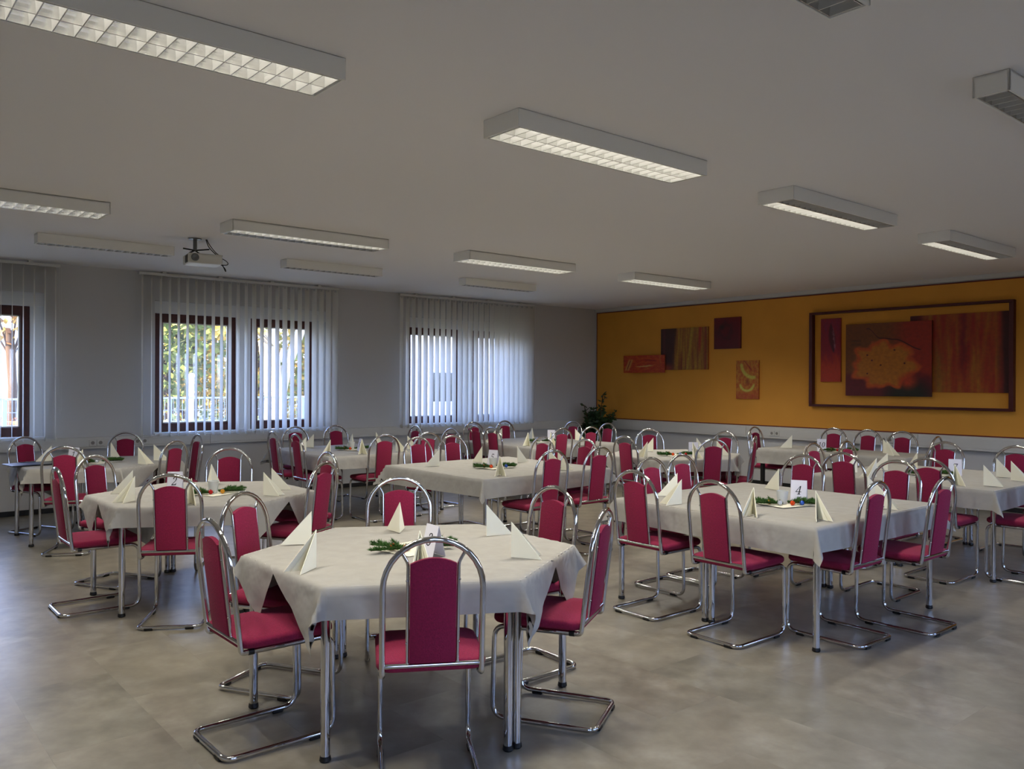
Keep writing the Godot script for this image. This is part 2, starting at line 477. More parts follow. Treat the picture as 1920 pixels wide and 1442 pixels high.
# ------------------------------------------------------------------ room
func build_room() -> void:
	var x0 := -1.8
	var x1 := WALL_X
	var d0 := -0.45
	var d1 := WALL_D
	build_floor(x0, x1, d0, d1)
	var m := MB.new()
	m.span(P(x0 - 0.3, CEIL, d0 - 0.3), P(x1 + 0.3, CEIL + 0.3, d1 + 0.6))
	struct("ceiling", m, M.ceiling)
	m = MB.new()
	m.span(P(x1, -0.2, d0 - 0.3), P(x1 + 0.3, CEIL, d1 + 0.36))
	struct("wall_east", m, M.wall)
	m = MB.new()
	m.span(P(x0 - 0.3, -0.2, d0 - 0.3), P(x0, CEIL, d1 + 0.36))
	struct("wall_west", m, M.wall)
	m = MB.new()
	m.span(P(x0, -0.2, d0 - 0.3), P(x1, 0.87, d0))
	m.span(P(x0, 2.54, d0 - 0.3), P(x1, CEIL, d0))
	var from := x0
	for w in WIN:
		m.span(P(from, 0.87, d0 - 0.3), P(w, 2.54, d0))
		from = w + WIN_W
	m.span(P(from, 0.87, d0 - 0.3), P(x1, 2.54, d0))
	struct("wall_south", m, M.wall)
	# window wall with three niches
	m = MB.new()
	var b := d1 + 0.36
	m.span(P(x0, -0.2, d1), P(x1, 0.87, b))
	m.span(P(x0, 2.54, d1), P(x1, CEIL, b))
	var left := x0
	for w in WIN:
		m.span(P(left, 0.87, d1), P(w, 2.54, b))
		left = w + WIN_W
	m.span(P(left, 0.87, d1), P(x1, 2.54, b))
	struct("wall_north", m, M.wall)
	for i in 3: build_window(i, false)
	for i in 3: build_window(i, true)   # the same windows behind the camera: their daylight shows on the near sides of the cloths
	# baseboards
	m = MB.new(); m.bevel_box(P((x0 + x1) * 0.5, 0.031, d1 - 0.006), Vector3(x1 - x0 - 0.03, 0.058, 0.012), 0.003)
	struct("baseboard_north", m, M.base)
	m = MB.new(); m.bevel_box(P(x1 - 0.006, 0.031, (d0 + d1) * 0.5 - 0.02), Vector3(0.012, 0.058, d1 - d0 - 0.06), 0.003)
	struct("baseboard_east", m, M.base)
	# cable trunking round two walls, in lengths with a lid line
	var t := struct_root("trim_1")
	for a in [[x0 + 0.01, 1.30], [1.302, 3.90], [3.902, 6.46], [6.462, 9.00], [9.002, x1 - 0.075]]:
		m = MB.new()
		m.bevel_box(P((a[0] + a[1]) * 0.5, 0.797, d1 - 0.035), Vector3(a[1] - a[0], 0.135, 0.07), 0.004)
		var body := obj("trunking_length", m, M.trunk, t)
		m = MB.new()
		m.bevel_box(P((a[0] + a[1]) * 0.5, 0.797, d1 - 0.072), Vector3(a[1] - a[0] - 0.004, 0.085, 0.006), 0.002)
		obj("lid", m, M.trunk, body)
	sockets(P(2.55, 0.80, d1 - 0.078), 0.0, t, 2)
	sockets(P(3.05, 0.80, d1 - 0.078), 0.0, t, 2)
	sockets(P(7.1, 0.80, d1 - 0.078), 0.0, t, 2)
	t = struct_root("trim_2")
	for a in [[d0 + 0.02, 2.2], [2.202, 4.9], [4.902, 7.5], [7.502, d1 - 0.08]]:
		m = MB.new()
		m.bevel_box(P(x1 - 0.035, 0.803, (a[0] + a[1]) * 0.5), Vector3(0.07, 0.175, a[1] - a[0]), 0.004)
		var body := obj("trunking_length", m, M.trunk, t)
		m = MB.new()
		m.bevel_box(P(x1 - 0.072, 0.80, (a[0] + a[1]) * 0.5), Vector3(0.006, 0.11, a[1] - a[0] - 0.004), 0.002)
		obj("lid", m, M.trunk, body)
	sockets(P(x1 - 0.078, 0.795, 7.0), -PI / 2, t, 2)
	sockets(P(x1 - 0.078, 0.795, 5.3), -PI / 2, t, 2)
	# painted yellow field with a dark red edge
	t = struct_root("trim_3")
	m = MB.new()
	m.span(P(x1 - 0.012, 0.905, d0 + 0.4), P(x1 - 0.001, 2.808, 10.745))
	obj("yellow_field", m, M.yellow, t)
	m = MB.new()
	m.span(P(x1 - 0.016, 2.808, d0 + 0.4), P(x1 - 0.001, 2.822, 10.76))
	m.span(P(x1 - 0.016, 0.891, d0 + 0.4), P(x1 - 0.001, 0.905, 10.76))
	m.span(P(x1 - 0.016, 0.905, 10.745), P(x1 - 0.001, 2.808, 10.76))
	obj("red_border", m, M.red_line, t)
	# light strip between the field and the ceiling
	m = MB.new()
	m.span(P(x1 - 0.03, 2.835, d0 + 0.02), P(x1 - 0.001, CEIL - 0.001, d1 - 0.02))
	struct("trim_4", m, M.trunk)

func sockets(at: Vector3, turn: float, parent: Node3D, count: int) -> void:
	# double socket outlets seen on the lid of the trunking
	for k in count:
		var o := Node3D.new()
		o.name = "socket"
		parent.add_child(o, true)
		o.position = at + Vector3((k - 0.5) * 0.085, 0, 0).rotated(Vector3.UP, turn)
		o.rotation.y = turn
		var m := MB.new()
		m.bevel_box(Vector3(0, 0, 0.004), Vector3(0.078, 0.078, 0.008), 0.003)
		obj("plate", m, M.trunk, o)
		m = MB.new()
		m.lathe([Vector2(0.0, 0.0), Vector2(0.019, 0.0), Vector2(0.021, 0.003), Vector2(0.0, 0.003)], Vector3(0, 0, 0.008), 16, Basis(Vector3.RIGHT, PI / 2))
		obj("cup", m, M.socket, o)

func build_floor(x0: float, x1: float, d0: float, d1: float) -> void:
	var m := MB.new()
	m.span(P(x0 - 0.3, -0.25, d0 - 0.3), P(x1 + 0.3, -0.006, d1 + 0.36))
	var fl := struct("floor", m, M.base)
	# vinyl tiles with a cloudy concrete print, several tones
	var mats := []
	var tones := [Color(0.60, 0.575, 0.52), Color(0.58, 0.56, 0.505), Color(0.61, 0.585, 0.525), Color(0.595, 0.565, 0.505), Color(0.62, 0.595, 0.535)]
	for i in tones.size():
		var a := std(tones[i], 0.32)
		a.albedo_texture = noise_tex(448, 0.016, 40 + i, Color(0.76, 0.75, 0.725), Color(1, 1, 1), 7, Color(0.88, 0.87, 0.845))
		a.metallic_specular = 0.55
		tri_scale(a, 0.55)
		a.uv1_offset = Vector3(0.37 * i, 0.21 * i, 0.53 * i)
		mats.append(a)
	var tw := 0.445
	var tl := 0.89
	var tile := MB.new()
	tile.bevel_box(Vector3(0, -0.003, 0), Vector3(tw, 0.006, tl), 0.00025)
	var tile_mesh := tile.mesh()
	var list := []
	var c := 0
	var ox := 1.177 - 7 * tw
	while ox + c * tw < x1:
		var xa := maxf(ox + c * tw, x0)
		var xb := minf(ox + (c + 1) * tw, x1)
		var od := 3.809 - 6 * tl + (0.0 if c % 2 == 0 else tl * 0.5)
		var r := 0
		while od + r * tl < d1:
			var da := maxf(od + r * tl, d0)
			var db := minf(od + (r + 1) * tl, d1)
			if db > da + 0.01 and xb > xa + 0.01:
				list.append([xa, xb, da, db])
			r += 1
		c += 1
	var view := []
	var rest := MB.new()
	for a in list:
		var ctr := Vector2((a[0] + a[1]) * 0.5, (a[2] + a[3]) * 0.5)
		var ang := atan2(ctr.x, ctr.y) - 0.69649
		if ctr.y > 0.4 and absf(ang) < 0.62 and ctr.length() > 1.9 and ctr.length() < 11.0:
			view.append([ctr.length(), a])
		else:
			rest.span(P(a[0], -0.006, a[2]), P(a[1], 0.0, a[3]))
	view.sort_custom(func(p, q): return p[0] < q[0])
	for i in view.size():
		var a = view[i][1]
		if i >= 295:
			rest.span(P(a[0], -0.006, a[2]), P(a[1], 0.0, a[3]))
			continue
		var o := obj("tile", tile_mesh, mats[rng.randi() % mats.size()], fl)
		o.position = P((a[0] + a[1]) * 0.5, 0, (a[2] + a[3]) * 0.5)
		o.scale = Vector3((a[1] - a[0]) / tw, 1, (a[3] - a[2]) / tl)
	var ro := obj("tiling", rest, mats[1], fl)
	ro.set_meta("kind", "stuff")

func build_window(i: int, south: bool) -> void:
	# niche with two mahogany sashes, a wide post between, shutter box above, sill below
	var x: float = WIN[i]
	var root := struct_root("window_%d" % (i + (4 if south else 1)), P(x + WIN_W * 0.5, 0.87, -0.45 if south else WALL_D))
	if south: root.rotation.y = PI
	var d := 0.12
	var L := -WIN_W * 0.5
	var m := MB.new()
	m.span(Vector3(L + 0.001, 1.52, -d - 0.06), Vector3(-L - 0.001, 1.669, -0.06))
	obj("shutter_box", m, M.reveal, root)
	m = MB.new()
	m.bevel_box(Vector3(0, 0.004, -d * 0.5 + 0.02), Vector3(WIN_W + 0.02, 0.028, d + 0.05), 0.006)
	obj("sill", m, M.reveal, root)
	m = MB.new()
	m.span(Vector3(L + 1.077, 0.018, -d - 0.07), Vector3(L + 1.279, 1.52, -d + 0.01))
	obj("middle_post", m, M.reveal, root)
	m = MB.new()
	m.span(Vector3(L + 2.246, 0.018, -d - 0.07), Vector3(-L - 0.001, 1.52, -d + 0.01))
	obj("side_post", m, M.reveal, root)
	m = MB.new()
	m.span(Vector3(L + 0.001, 0.018, -d - 0.07), Vector3(L + 0.037, 1.52, -d + 0.01))
	obj("side_post", m, M.reveal, root)
	for s in [[L + 0.038, L + 1.076], [L + 1.280, L + 2.245]]:
		var a: float = s[0]
		var b: float = s[1]
		var sash := Node3D.new()
		sash.name = "sash"
		root.add_child(sash, true)
		m = MB.new()
		var w := 0.098
		var y0 := 0.019
		var y1 := 1.519
		var z := -d - 0.03
		m.bevel_box(Vector3((a + b) * 0.5, y0 + w * 0.55, z), Vector3(b - a, w * 1.1, 0.06), 0.006)
		m.bevel_box(Vector3((a + b) * 0.5, y1 - w * 0.55, z), Vector3(b - a, w * 1.1, 0.06), 0.006)
		m.bevel_box(Vector3(a + w * 0.5, (y0 + y1) * 0.5, z), Vector3(w, y1 - y0, 0.059), 0.006)
		m.bevel_box(Vector3(b - w * 0.5, (y0 + y1) * 0.5, z), Vector3(w, y1 - y0, 0.059), 0.006)
		obj("frame", m, M.mahogany, sash)
		m = MB.new()
		for g in [[a + w, y0 + w * 1.1, a + w + 0.012, y1 - w * 1.1], [b - w - 0.012, y0 + w * 1.1, b - w, y1 - w * 1.1], [a + w, y0 + w * 1.1, b - w, y0 + w * 1.1 + 0.012], [a + w, y1 - w * 1.1 - 0.012, b - w, y1 - w * 1.1]]:
			m.span(Vector3(g[0], g[1], z - 0.02), Vector3(g[2], g[3], z + 0.015))
		obj("glazing_bead", m, M.gasket, sash)
		m = MB.new()
		m.span(Vector3(a + w + 0.001, y0 + w * 1.1 + 0.001, z - 0.012), Vector3(b - w - 0.001, y1 - w * 1.1 - 0.001, z - 0.008))
		obj("pane", m, M.glass, sash)
		if a > 0.0:
			m = MB.new()
			m.bevel_box(Vector3(a + 0.045, 0.66, z + 0.036), Vector3(0.026, 0.07, 0.014), 0.004)
			m.bevel_box(Vector3(a + 0.047, 0.60, z + 0.055), Vector3(0.018, 0.13, 0.016), 0.005)
			m.tube(PackedVector3Array([Vector3(a + 0.045, 0.66, z + 0.03), Vector3(a + 0.045, 0.66, z + 0.062)]), 0.009, 8)
			obj("handle", m, M.reveal, sash)

# ------------------------------------------------------------------ vertical blinds
func build_blind(i: int, label: String) -> void:
	var xa: float = BLIND[i]
	var w := 2.70
	var n := 25
	var bd := WALL_D - 0.10
	var t := thing("vertical_blind", label, "blind", P(xa + w * 0.5, 0.845, bd), 0, "vertical blinds at the three windows")
	var m := MB.new()
	m.bevel_box(Vector3(0, 2.008, 0), Vector3(w, 0.034, 0.042), 0.004)
	obj("headrail", m, M.rail, t)
	m = MB.new()
	for k in 4:
		m.bevel_box(Vector3(-w * 0.5 + 0.3 + k * (w - 0.6) / 3.0, 2.033, -0.025), Vector3(0.05, 0.022, 0.10), 0.003)
	obj("bracket", m, M.rail, t)
	# one slat: a strip with a slight bow, a hem at the foot
	var s := MB.new()
	var sw := 0.127
	var top := 1.985
	var cols := 5
	var first := s.v.size()
	for r in 2:
		for c in cols:
			var q := float(c) / (cols - 1) - 0.5
			s.vert(Vector3(0.004 * (1.0 - 4.0 * q * q), 0.0 if r == 0 else top, q * sw), Vector3(1, 0, q * 0.25).normalized(), Vector2(q + 0.5, r))
	for c in cols - 1:
		s.quad(first + c, first + c + 1, first + cols + c + 1, first + cols + c)
	var slat_mesh := s.mesh()
	var hm := MB.new()
	hm.bevel_box(Vector3(0.002, 0.022, 0), Vector3(0.005, 0.044, sw - 0.004), 0.001)
	var hem := hm.mesh()
	var cm := MB.new()
	cm.bevel_box(Vector3(0.002, top - 0.012, 0), Vector3(0.006, 0.03, 0.05), 0.002)
	var clip := cm.mesh()
	for k in n:
		var o := obj("slat", slat_mesh, M.slat, t)
		o.position.x = -w * 0.5 + 0.045 + k * (w - 0.09) / (n - 1)
		var q := float(k) / (n - 1)
		var turn: float
		if i == 1: turn = lerpf(9.0, -8.0, q)
		elif i == 2: turn = lerpf(6.0, -3.0, q)
		else: turn = lerpf(8.0, 3.0, q)
		# the plane of the slat stands across the wall, turned a little
		o.rotation_degrees.y = -(turn + rng.randf_range(-3.5, 3.5))
		obj("hem", hem, M.slat, o)
		obj("clip", clip, M.rail, o)
	# bead chain that links the feet, and the pull chain
	m = MB.new()
	var pts := PackedVector3Array()
	for k in 49:
		var q := k / 48.0
		pts.append(Vector3(-w * 0.5 + 0.045 + q * (w - 0.09), 0.03 - 0.012 * absf(sin(q * PI * 24.0)), 0.06))
	m.tube(pts, 0.0016, 5)
	obj("foot_chain", m, M.rail, t)
	m = MB.new()
	var cx := w * 0.5 - 0.012
	m.tube(PackedVector3Array([Vector3(cx, 1.99, 0.03), Vector3(cx, 0.35, 0.03), Vector3(cx + 0.012, 0.30, 0.03), Vector3(cx + 0.022, 0.35, 0.03), Vector3(cx + 0.018, 1.99, 0.03)]), 0.0018, 5)
	obj("pull_chain", m, M.rail, t)

# ------------------------------------------------------------------ ceiling lights
func light_proto(two: bool) -> Dictionary:
	# meshes shared by every fitting of one size
	var L := 1.47 if two else 1.18
	var W := 0.248 if two else 0.118
	var H := 0.092
	var bw := W + 0.034
	var bl := L + 0.04
	var h := MB.new()   # housing: lid and four walls, open below
	var w := 0.012
	h.bevel_box(Vector3(0, -0.006, 0), Vector3(bl, 0.012, bw), 0.002)
	h.bevel_box(Vector3(0, -H * 0.5, bw * 0.5 - w * 0.5), Vector3(bl, H, w), 0.002)
	h.bevel_box(Vector3(0, -H * 0.5, -bw * 0.5 + w * 0.5), Vector3(bl, H, w), 0.002)
	h.bevel_box(Vector3(bl * 0.5 - w * 0.5, -H * 0.5, 0), Vector3(w, H, bw), 0.002)
	h.bevel_box(Vector3(-bl * 0.5 + w * 0.5, -H * 0.5, 0), Vector3(w, H, bw), 0.002)
	var rows := 2 if two else 1
	var cell := W / rows
	var blade := MB.new()   # cross blade: a wedge that widens upwards, bowed sides
	var prof := [Vector2(0.002, -0.044), Vector2(0.003, -0.02), Vector2(0.0065, 0.0)]
	for sg in [-1.0, 1.0]:
		for k in 2:
			var a: Vector2 = prof[k]
			var b: Vector2 = prof[k + 1]
			blade.flat_quad(Vector3(sg * a.x, a.y, -cell * 0.5), Vector3(sg * a.x, a.y, cell * 0.5), Vector3(sg * b.x, b.y, cell * 0.5), Vector3(sg * b.x, b.y, -cell * 0.5), Vector3(sg, 0, 0))
	blade.flat_quad(Vector3(-0.002, -0.044, -cell * 0.5), Vector3(0.002, -0.044, -cell * 0.5), Vector3(0.002, -0.044, cell * 0.5), Vector3(-0.002, -0.044, cell * 0.5), Vector3.DOWN)
	blade.flat_quad(Vector3(-0.0065, 0, -cell * 0.5), Vector3(0.0065, 0, -cell * 0.5), Vector3(0.0065, 0, cell * 0.5), Vector3(-0.0065, 0, cell * 0.5), Vector3.UP)
	var side := MB.new()   # long parabolic side of one row, drawn for the +z side
	var last := Vector2(cell * 0.5 - 0.001, -0.044)
	for k in 5:
		var q := (k + 1) / 5.0
		var p := Vector2(cell * 0.5 - 0.001 - 0.022 * q * q, -0.044 + 0.066 * q)
		side.flat_quad(Vector3(-L * 0.5, last.y, last.x), Vector3(L * 0.5, last.y, last.x), Vector3(L * 0.5, p.y, p.x), Vector3(-L * 0.5, p.y, p.x), Vector3(0, -0.3, -1))
		last = p
	side.span(Vector3(-L * 0.5, -0.044, cell * 0.5 - 0.003), Vector3(L * 0.5, -0.041, cell * 0.5))
	var tube := MB.new()
	var tl := L - 0.03
	tube.tube(PackedVector3Array([Vector3(-tl * 0.5, 0, 0), Vector3(tl * 0.5, 0, 0)]), 0.013, 12)
	return {"L": L, "W": W, "H": H, "rows": rows, "cell": cell, "housing": h.mesh(), "blade": blade.mesh(), "side": side.mesh(), "tube": tube.mesh(), "count": 20 if two else 16}

func build_light(pr: Dictionary, x: float, d: float, lit: Array, label: String, group: String) -> void:
	# x, d: the left end and the far side of the louvre opening
	var t := thing("ceiling_light", label, "ceiling light", P(x + pr.L * 0.5, CEIL - 0.0005, d - pr.W * 0.5), 0, group)
	obj("housing", pr.housing, M.lamp_white, t)
	for r in pr.rows:
		var z: float = 0.0 if pr.rows == 1 else (r - 0.5) * pr.cell   # r 0: window side
		var y: float = -pr.H + 0.044 + 0.0015
		var row := Node3D.new()
		row.name = "louvre"
		t.add_child(row, true)
		row.position = Vector3(0, y, z)
		for sg in [0.0, PI]:
			var s := obj("side_reflector", pr.side, M.mirror, row)
			s.rotation.y = sg
		for k in pr.count + 1:
			var bl := obj("blade", pr.blade, M.louvre, row)
			bl.position.x = lerpf(-pr.L * 0.5 + 0.004, pr.L * 0.5 - 0.004, float(k) / pr.count)
		var tb := obj("fluorescent_tube", pr.tube, M.tube_on if lit[r] else M.tube_off, t)
		tb.position = Vector3(0, -0.032, z)
		if lit[r]:
			# the louvre cuts the tube's light off towards the horizon: cones that point down, spaced along the tube
			for k in 4:
				var a := SpotLight3D.new()
				a.name = "glow"
				a.spot_angle = 74.0
				a.spot_angle_attenuation = 0.9
				a.spot_range = 30.0
				a.spot_attenuation = 2.0
				a.light_size = 0.03
				a.light_color = Color(1.0, 0.98, 0.935)
				a.light_energy = LAMP / 4.0
				a.shadow_enabled = true
				t.add_child(a, true)
				a.position = Vector3((k - 1.5) * pr.L * 0.25, -pr.H - 0.034, z)
				a.rotation_degrees = Vector3(-90, 0, 0)

# ------------------------------------------------------------------ chairs
func cushion(m: MB, hx: float, hz: float, y0: float, y1: float, cr: float, puff: float) -> void:
	# rounded rectangular pad: rings of a rounded outline, domed on top
	var outline := PackedVector2Array()
	for c in [[1, 1, 0.0], [-1, 1, PI / 2], [-1, -1, PI], [1, -1, PI * 1.5]]:
		for k in 6:
			var w: float = c[2] + PI / 2 * k / 5.0
			outline.append(Vector2(c[0] * (hx - cr) + cos(w) * cr, c[1] * (hz - cr) + sin(w) * cr))
	var rings := []   # inset, height
	var e := (y1 - y0) * 0.42
	rings.append([0.02, y0])
	rings.append([0.006, y0 + 0.004])
	rings.append([0.0, y0 + 0.014])
	for k in 5:
		var w := PI / 2 * k / 4.0
		rings.append([e * (1.0 - cos(w)), y1 - e + e * sin(w)])
	rings.append([0.07, y1 + puff * 0.7])
	rings.append([0.13, y1 + puff])
	var first := m.v.size()
	var cnt := outline.size()
	for r in rings.size():
		for p in outline:
			var s := Vector2(maxf(0.0, 1.0 - rings[r][0] / hx), maxf(0.0, 1.0 - rings[r][0] / hz))
			m.vert(Vector3(p.x * s.x, rings[r][1], p.y * s.y), Vector3.UP)
	for r in rings.size():
		for k in cnt:
			var a := m.v[first + r * cnt + (k + 1) % cnt] - m.v[first + r * cnt + (k - 1 + cnt) % cnt]
			var b := m.v[first + mini(r + 1, rings.size() - 1) * cnt + k] - m.v[first + maxi(r - 1, 0) * cnt + k]
			var nn := b.cross(a).normalized()
			var out := Vector3(m.v[first + r * cnt + k].x, 0.05, m.v[first + r * cnt + k].z)
			if nn.dot(out) < 0.0 and r < rings.size() - 2: nn = -nn
			if r >= rings.size() - 2 and nn.y < 0.0: nn = -nn
			m.n[first + r * cnt + k] = nn
	for r in rings.size() - 1:
		for k in cnt:
			m.quad(first + r * cnt + k, first + r * cnt + (k + 1) % cnt, first + (r + 1) * cnt + (k + 1) % cnt, first + (r + 1) * cnt + k)
	var top := m.vert(Vector3(0, y1 + puff * 1.05, 0), Vector3.UP)
	var low := m.vert(Vector3(0, y0, 0), Vector3.DOWN)
	for k in cnt:
		m.tri(top, first + (rings.size() - 1) * cnt + k, first + (rings.size() - 1) * cnt + (k + 1) % cnt)
		m.tri(low, first + k, first + (k + 1) % cnt)

func lean(y: float) -> float:
	# depth of the back's plane at height y: it leans away from the seat
	return -0.062 + 0.062 * clampf((y - 0.45) / 0.5, 0.0, 1.1)

func make_chair(label: String) -> Node3D:
	# faces -z; the origin lies on the floor under the top of the arch
	var t := thing("cantilever_chair", label, "chair")
	var m := MB.new()
	var w := 0.186
	var fy := 0.0165
	m.tube(fillet([Vector3(-w, 0.432, -0.100), Vector3(-w, 0.432, -0.468), Vector3(-w, fy, -0.478), Vector3(-w, fy, 0.0), Vector3(w, fy, 0.0), Vector3(w, fy, -0.478), Vector3(w, 0.432, -0.468), Vector3(w, 0.432, -0.100)], [0.06, 0.065, 0.05, 0.05, 0.065, 0.06]), 0.0115, 12)
	obj("cantilever_frame", m, M.chrome, t)
	# arched back tube that runs forward under the seat
	m = MB.new()
	var pts: Array = [Vector3(-w, 0.432, -0.096), Vector3(-w, 0.432, -0.064), Vector3(-w, 0.62, lean(0.62))]
	var path := fillet(pts, [0.05])
	var top := 0.965 - 0.0115
	var r := w
	for k in 17:
		var a := PI - PI * k / 16.0
		var y := top - r + r * sin(a)
		path.append(Vector3(cos(a) * r, y, lean(y)))
	var right := fillet([Vector3(w, 0.62, lean(0.62)), Vector3(w, 0.432, -0.064), Vector3(w, 0.432, -0.096)], [0.05])
	path.append_array(right)
	m.tube(path, 0.0115, 12)
	obj("arched_back_frame", m, M.chrome, t)
	m = MB.new()
	m.tube(PackedVector3Array([Vector3(-w, 0.472, lean(0.472)), Vector3(w, 0.472, lean(0.472))]), 0.0095, 10)
	obj("cross_bar", m, M.chrome, t)
	for s in [-1.0, 1.0]:
		m = MB.new()
		m.tube(fillet([Vector3(s * 0.094, 0.472, lean(0.472)), Vector3(s * 0.094, 0.865, lean(0.865)), Vector3(s * 0.122, 0.915, lean(0.915))], [0.05]), 0.0065, 8)
		obj("back_upright", m, M.chrome, t)
	# back pad with a curved top
	m = MB.new()
	var cols := 9
	var rows := 9
	for side in [-1.0, 1.0]:
		var first := m.v.size()
		for i in rows:
			for j in cols:
				var q := float(j) / (cols - 1) * 2.0 - 1.0
				var v := float(i) / (rows - 1)
				var ytop := 0.862 + 0.022 * (1.0 - q * q)
				var y := lerpf(0.482, ytop, v)
				var edge := minf(1.0, 4.0 * minf(1.0 - absf(q), minf(v, 1.0 - v) * 2.0))
				var bulge := 0.010 + 0.010 * (1.0 - pow(1.0 - edge, 3.0))
				m.vert(Vector3(q * 0.086, y, lean(y) + side * bulge), Vector3(q * 0.25, (v - 0.5) * 0.2, side).normalized())
		for i in rows - 1:
			for j in cols - 1:
				m.quad(first + i * cols + j, first + i * cols + j + 1, first + (i + 1) * cols + j + 1, first + (i + 1) * cols + j)
	var half := rows * cols
	var loop := []
	for j in cols: loop.append(j)
	for i in range(1, rows): loop.append(i * cols + cols - 1)
	for j in range(cols - 2, -1, -1): loop.append((rows - 1) * cols + j)
	for i in range(rows - 2, 0, -1): loop.append(i * cols)
	var mid := Vector3(0, 0.68, lean(0.68))
	for k in loop.size():
		var a: int = loop[k]
		var b: int = loop[(k + 1) % loop.size()]
		var out := (m.v[a] + m.v[b]) * 0.5 - mid
		m.flat_quad(m.v[a], m.v[b], m.v[b + half], m.v[a + half], Vector3(out.x, out.y * 0.4, 0))
	obj("backrest", m, M.fabric, t)
	m = MB.new()
	cushion(m, 0.208, 0.213, 0.0, 0.044, 0.06, 0.013)
	var seat := obj("seat", m, M.fabric, t)
	seat.position = Vector3(0, 0.4440, -0.268)
	m = MB.new()
	m.bevel_box(Vector3.ZERO, Vector3(0.052, 0.018, 0.027), 0.004)
	var pad := m.mesh()
	for g in [[-0.12, 0.0, 0.0], [0.12, 0.0, 0.0], [-w, -0.385, PI / 2], [w, -0.385, PI / 2]]:
		var o := obj("glide", pad, M.black, t)
		o.position = Vector3(g[0], 0.009, g[1])
		o.rotation.y = g[2]
	m = MB.new()
	m.tube(PackedVector3Array([Vector3(0, 0, -0.012), Vector3(0, 0, 0.012)]), 0.0128, 10)
	var cap := m.mesh()
	for s in [-1.0, 1.0]:
		var o := obj("end_cap", cap, M.black, t)
		o.position = Vector3(s * w, 0.432, -0.104)
	m = MB.new()
	m.ball(Vector3.ZERO, 0.004, 4, 6)
	var screw := m.mesh()
	for s in [-1.0, 1.0]:
		for y in [0.56, 0.80]:
			var o := obj("screw", screw, M.steel, t)
			o.position = Vector3(s * 0.0985, y, lean(y) + 0.006)
	return t

func facing(a: float) -> float:
	# turn of something that looks from plan angle a (degrees, seen from a table's middle) towards that middle
	return atan2(cos(deg_to_rad(a)), -sin(deg_to_rad(a)))

# ------------------------------------------------------------------ tables and cloths
func hexagon(r: float) -> PackedVector2Array:
	# vertices as (x, d) about the centre, two of them on the d axis
	var p := PackedVector2Array()
	for k in 6:
		var w := deg_to_rad(30.0 + 60.0 * k)
		p.append(Vector2(cos(w), sin(w)) * r)
	return p

func make_table(poly: PackedVector2Array, called: String, label: String, at: Vector3, dark := false) -> Node3D:
	# poly: corners as (x, d) about the table's own middle
	var t := thing(called, label, "table", at)
	var ctr := Vector2.ZERO
	for p in poly: ctr += p / poly.size()
	var z := PackedVector2Array()
	for p in poly: z.append(Vector2(p.x, -p.y))
	var m := MB.new()
	m.prism(z, TOP - 0.025, TOP)
	obj("tabletop", m, M.board, t)
	m = MB.new()
	var legs := []
	for p in poly: legs.append(p + (ctr - p).normalized() * 0.055)
	for i in legs.size():
		var a: Vector2 = legs[i]
		var b: Vector2 = legs[(i + 1) % legs.size()]
		var dir := Vector3(b.x - a.x, 0, -(b.y - a.y))
		m.box(Vector3((a.x + b.x) * 0.5, TOP - 0.05, -(a.y + b.y) * 0.5), Vector3(dir.length(), 0.04, 0.02), Basis(Vector3.UP, atan2(-dir.z, dir.x)))
	obj("apron", m, M.dark_leg if dark else M.steel, t)
	m = MB.new()
	if dark:
		m.bevel_box(Vector3(0, (TOP - 0.025) * 0.5 + 0.006, 0), Vector3(0.045, TOP - 0.037, 0.045), 0.004)
	else:
		m.tube(PackedVector3Array([Vector3(0, 0.022, 0), Vector3(0, TOP - 0.026, 0)]), 0.0195, 16)
	var leg_mesh := m.mesh()
	m = MB.new()
	m.lathe([Vector2(0, 0), Vector2(0.019, 0), Vector2(0.024, 0.006), Vector2(0.021, 0.024), Vector2(0, 0.024)], Vector3.ZERO, 14)
	var foot := m.mesh()
	for p in legs:
		var o := obj("leg", leg_mesh, M.dark_leg if dark else M.chrome, t)
		o.position = Vector3(p.x, 0, -p.y)
		if not dark: obj("foot", foot, M.black, o)
	return t

func nearest_edge(poly: PackedVector2Array, p: Vector2) -> Array:
	# [nearest boundary point, true when a corner]
	var best := 1e9
	var out := [Vector2.ZERO, false]
	for i in poly.size():
		var a := poly[i]
		var b := poly[(i + 1) % poly.size()]
		var w := (p - a).dot(b - a) / (b - a).length_squared()
		var q := a.lerp(b, clampf(w, 0.0, 1.0))
		if p.distance_to(q) < best:
			best = p.distance_to(q)
			out = [q, w <= 0.0 or w >= 1.0]
	return out

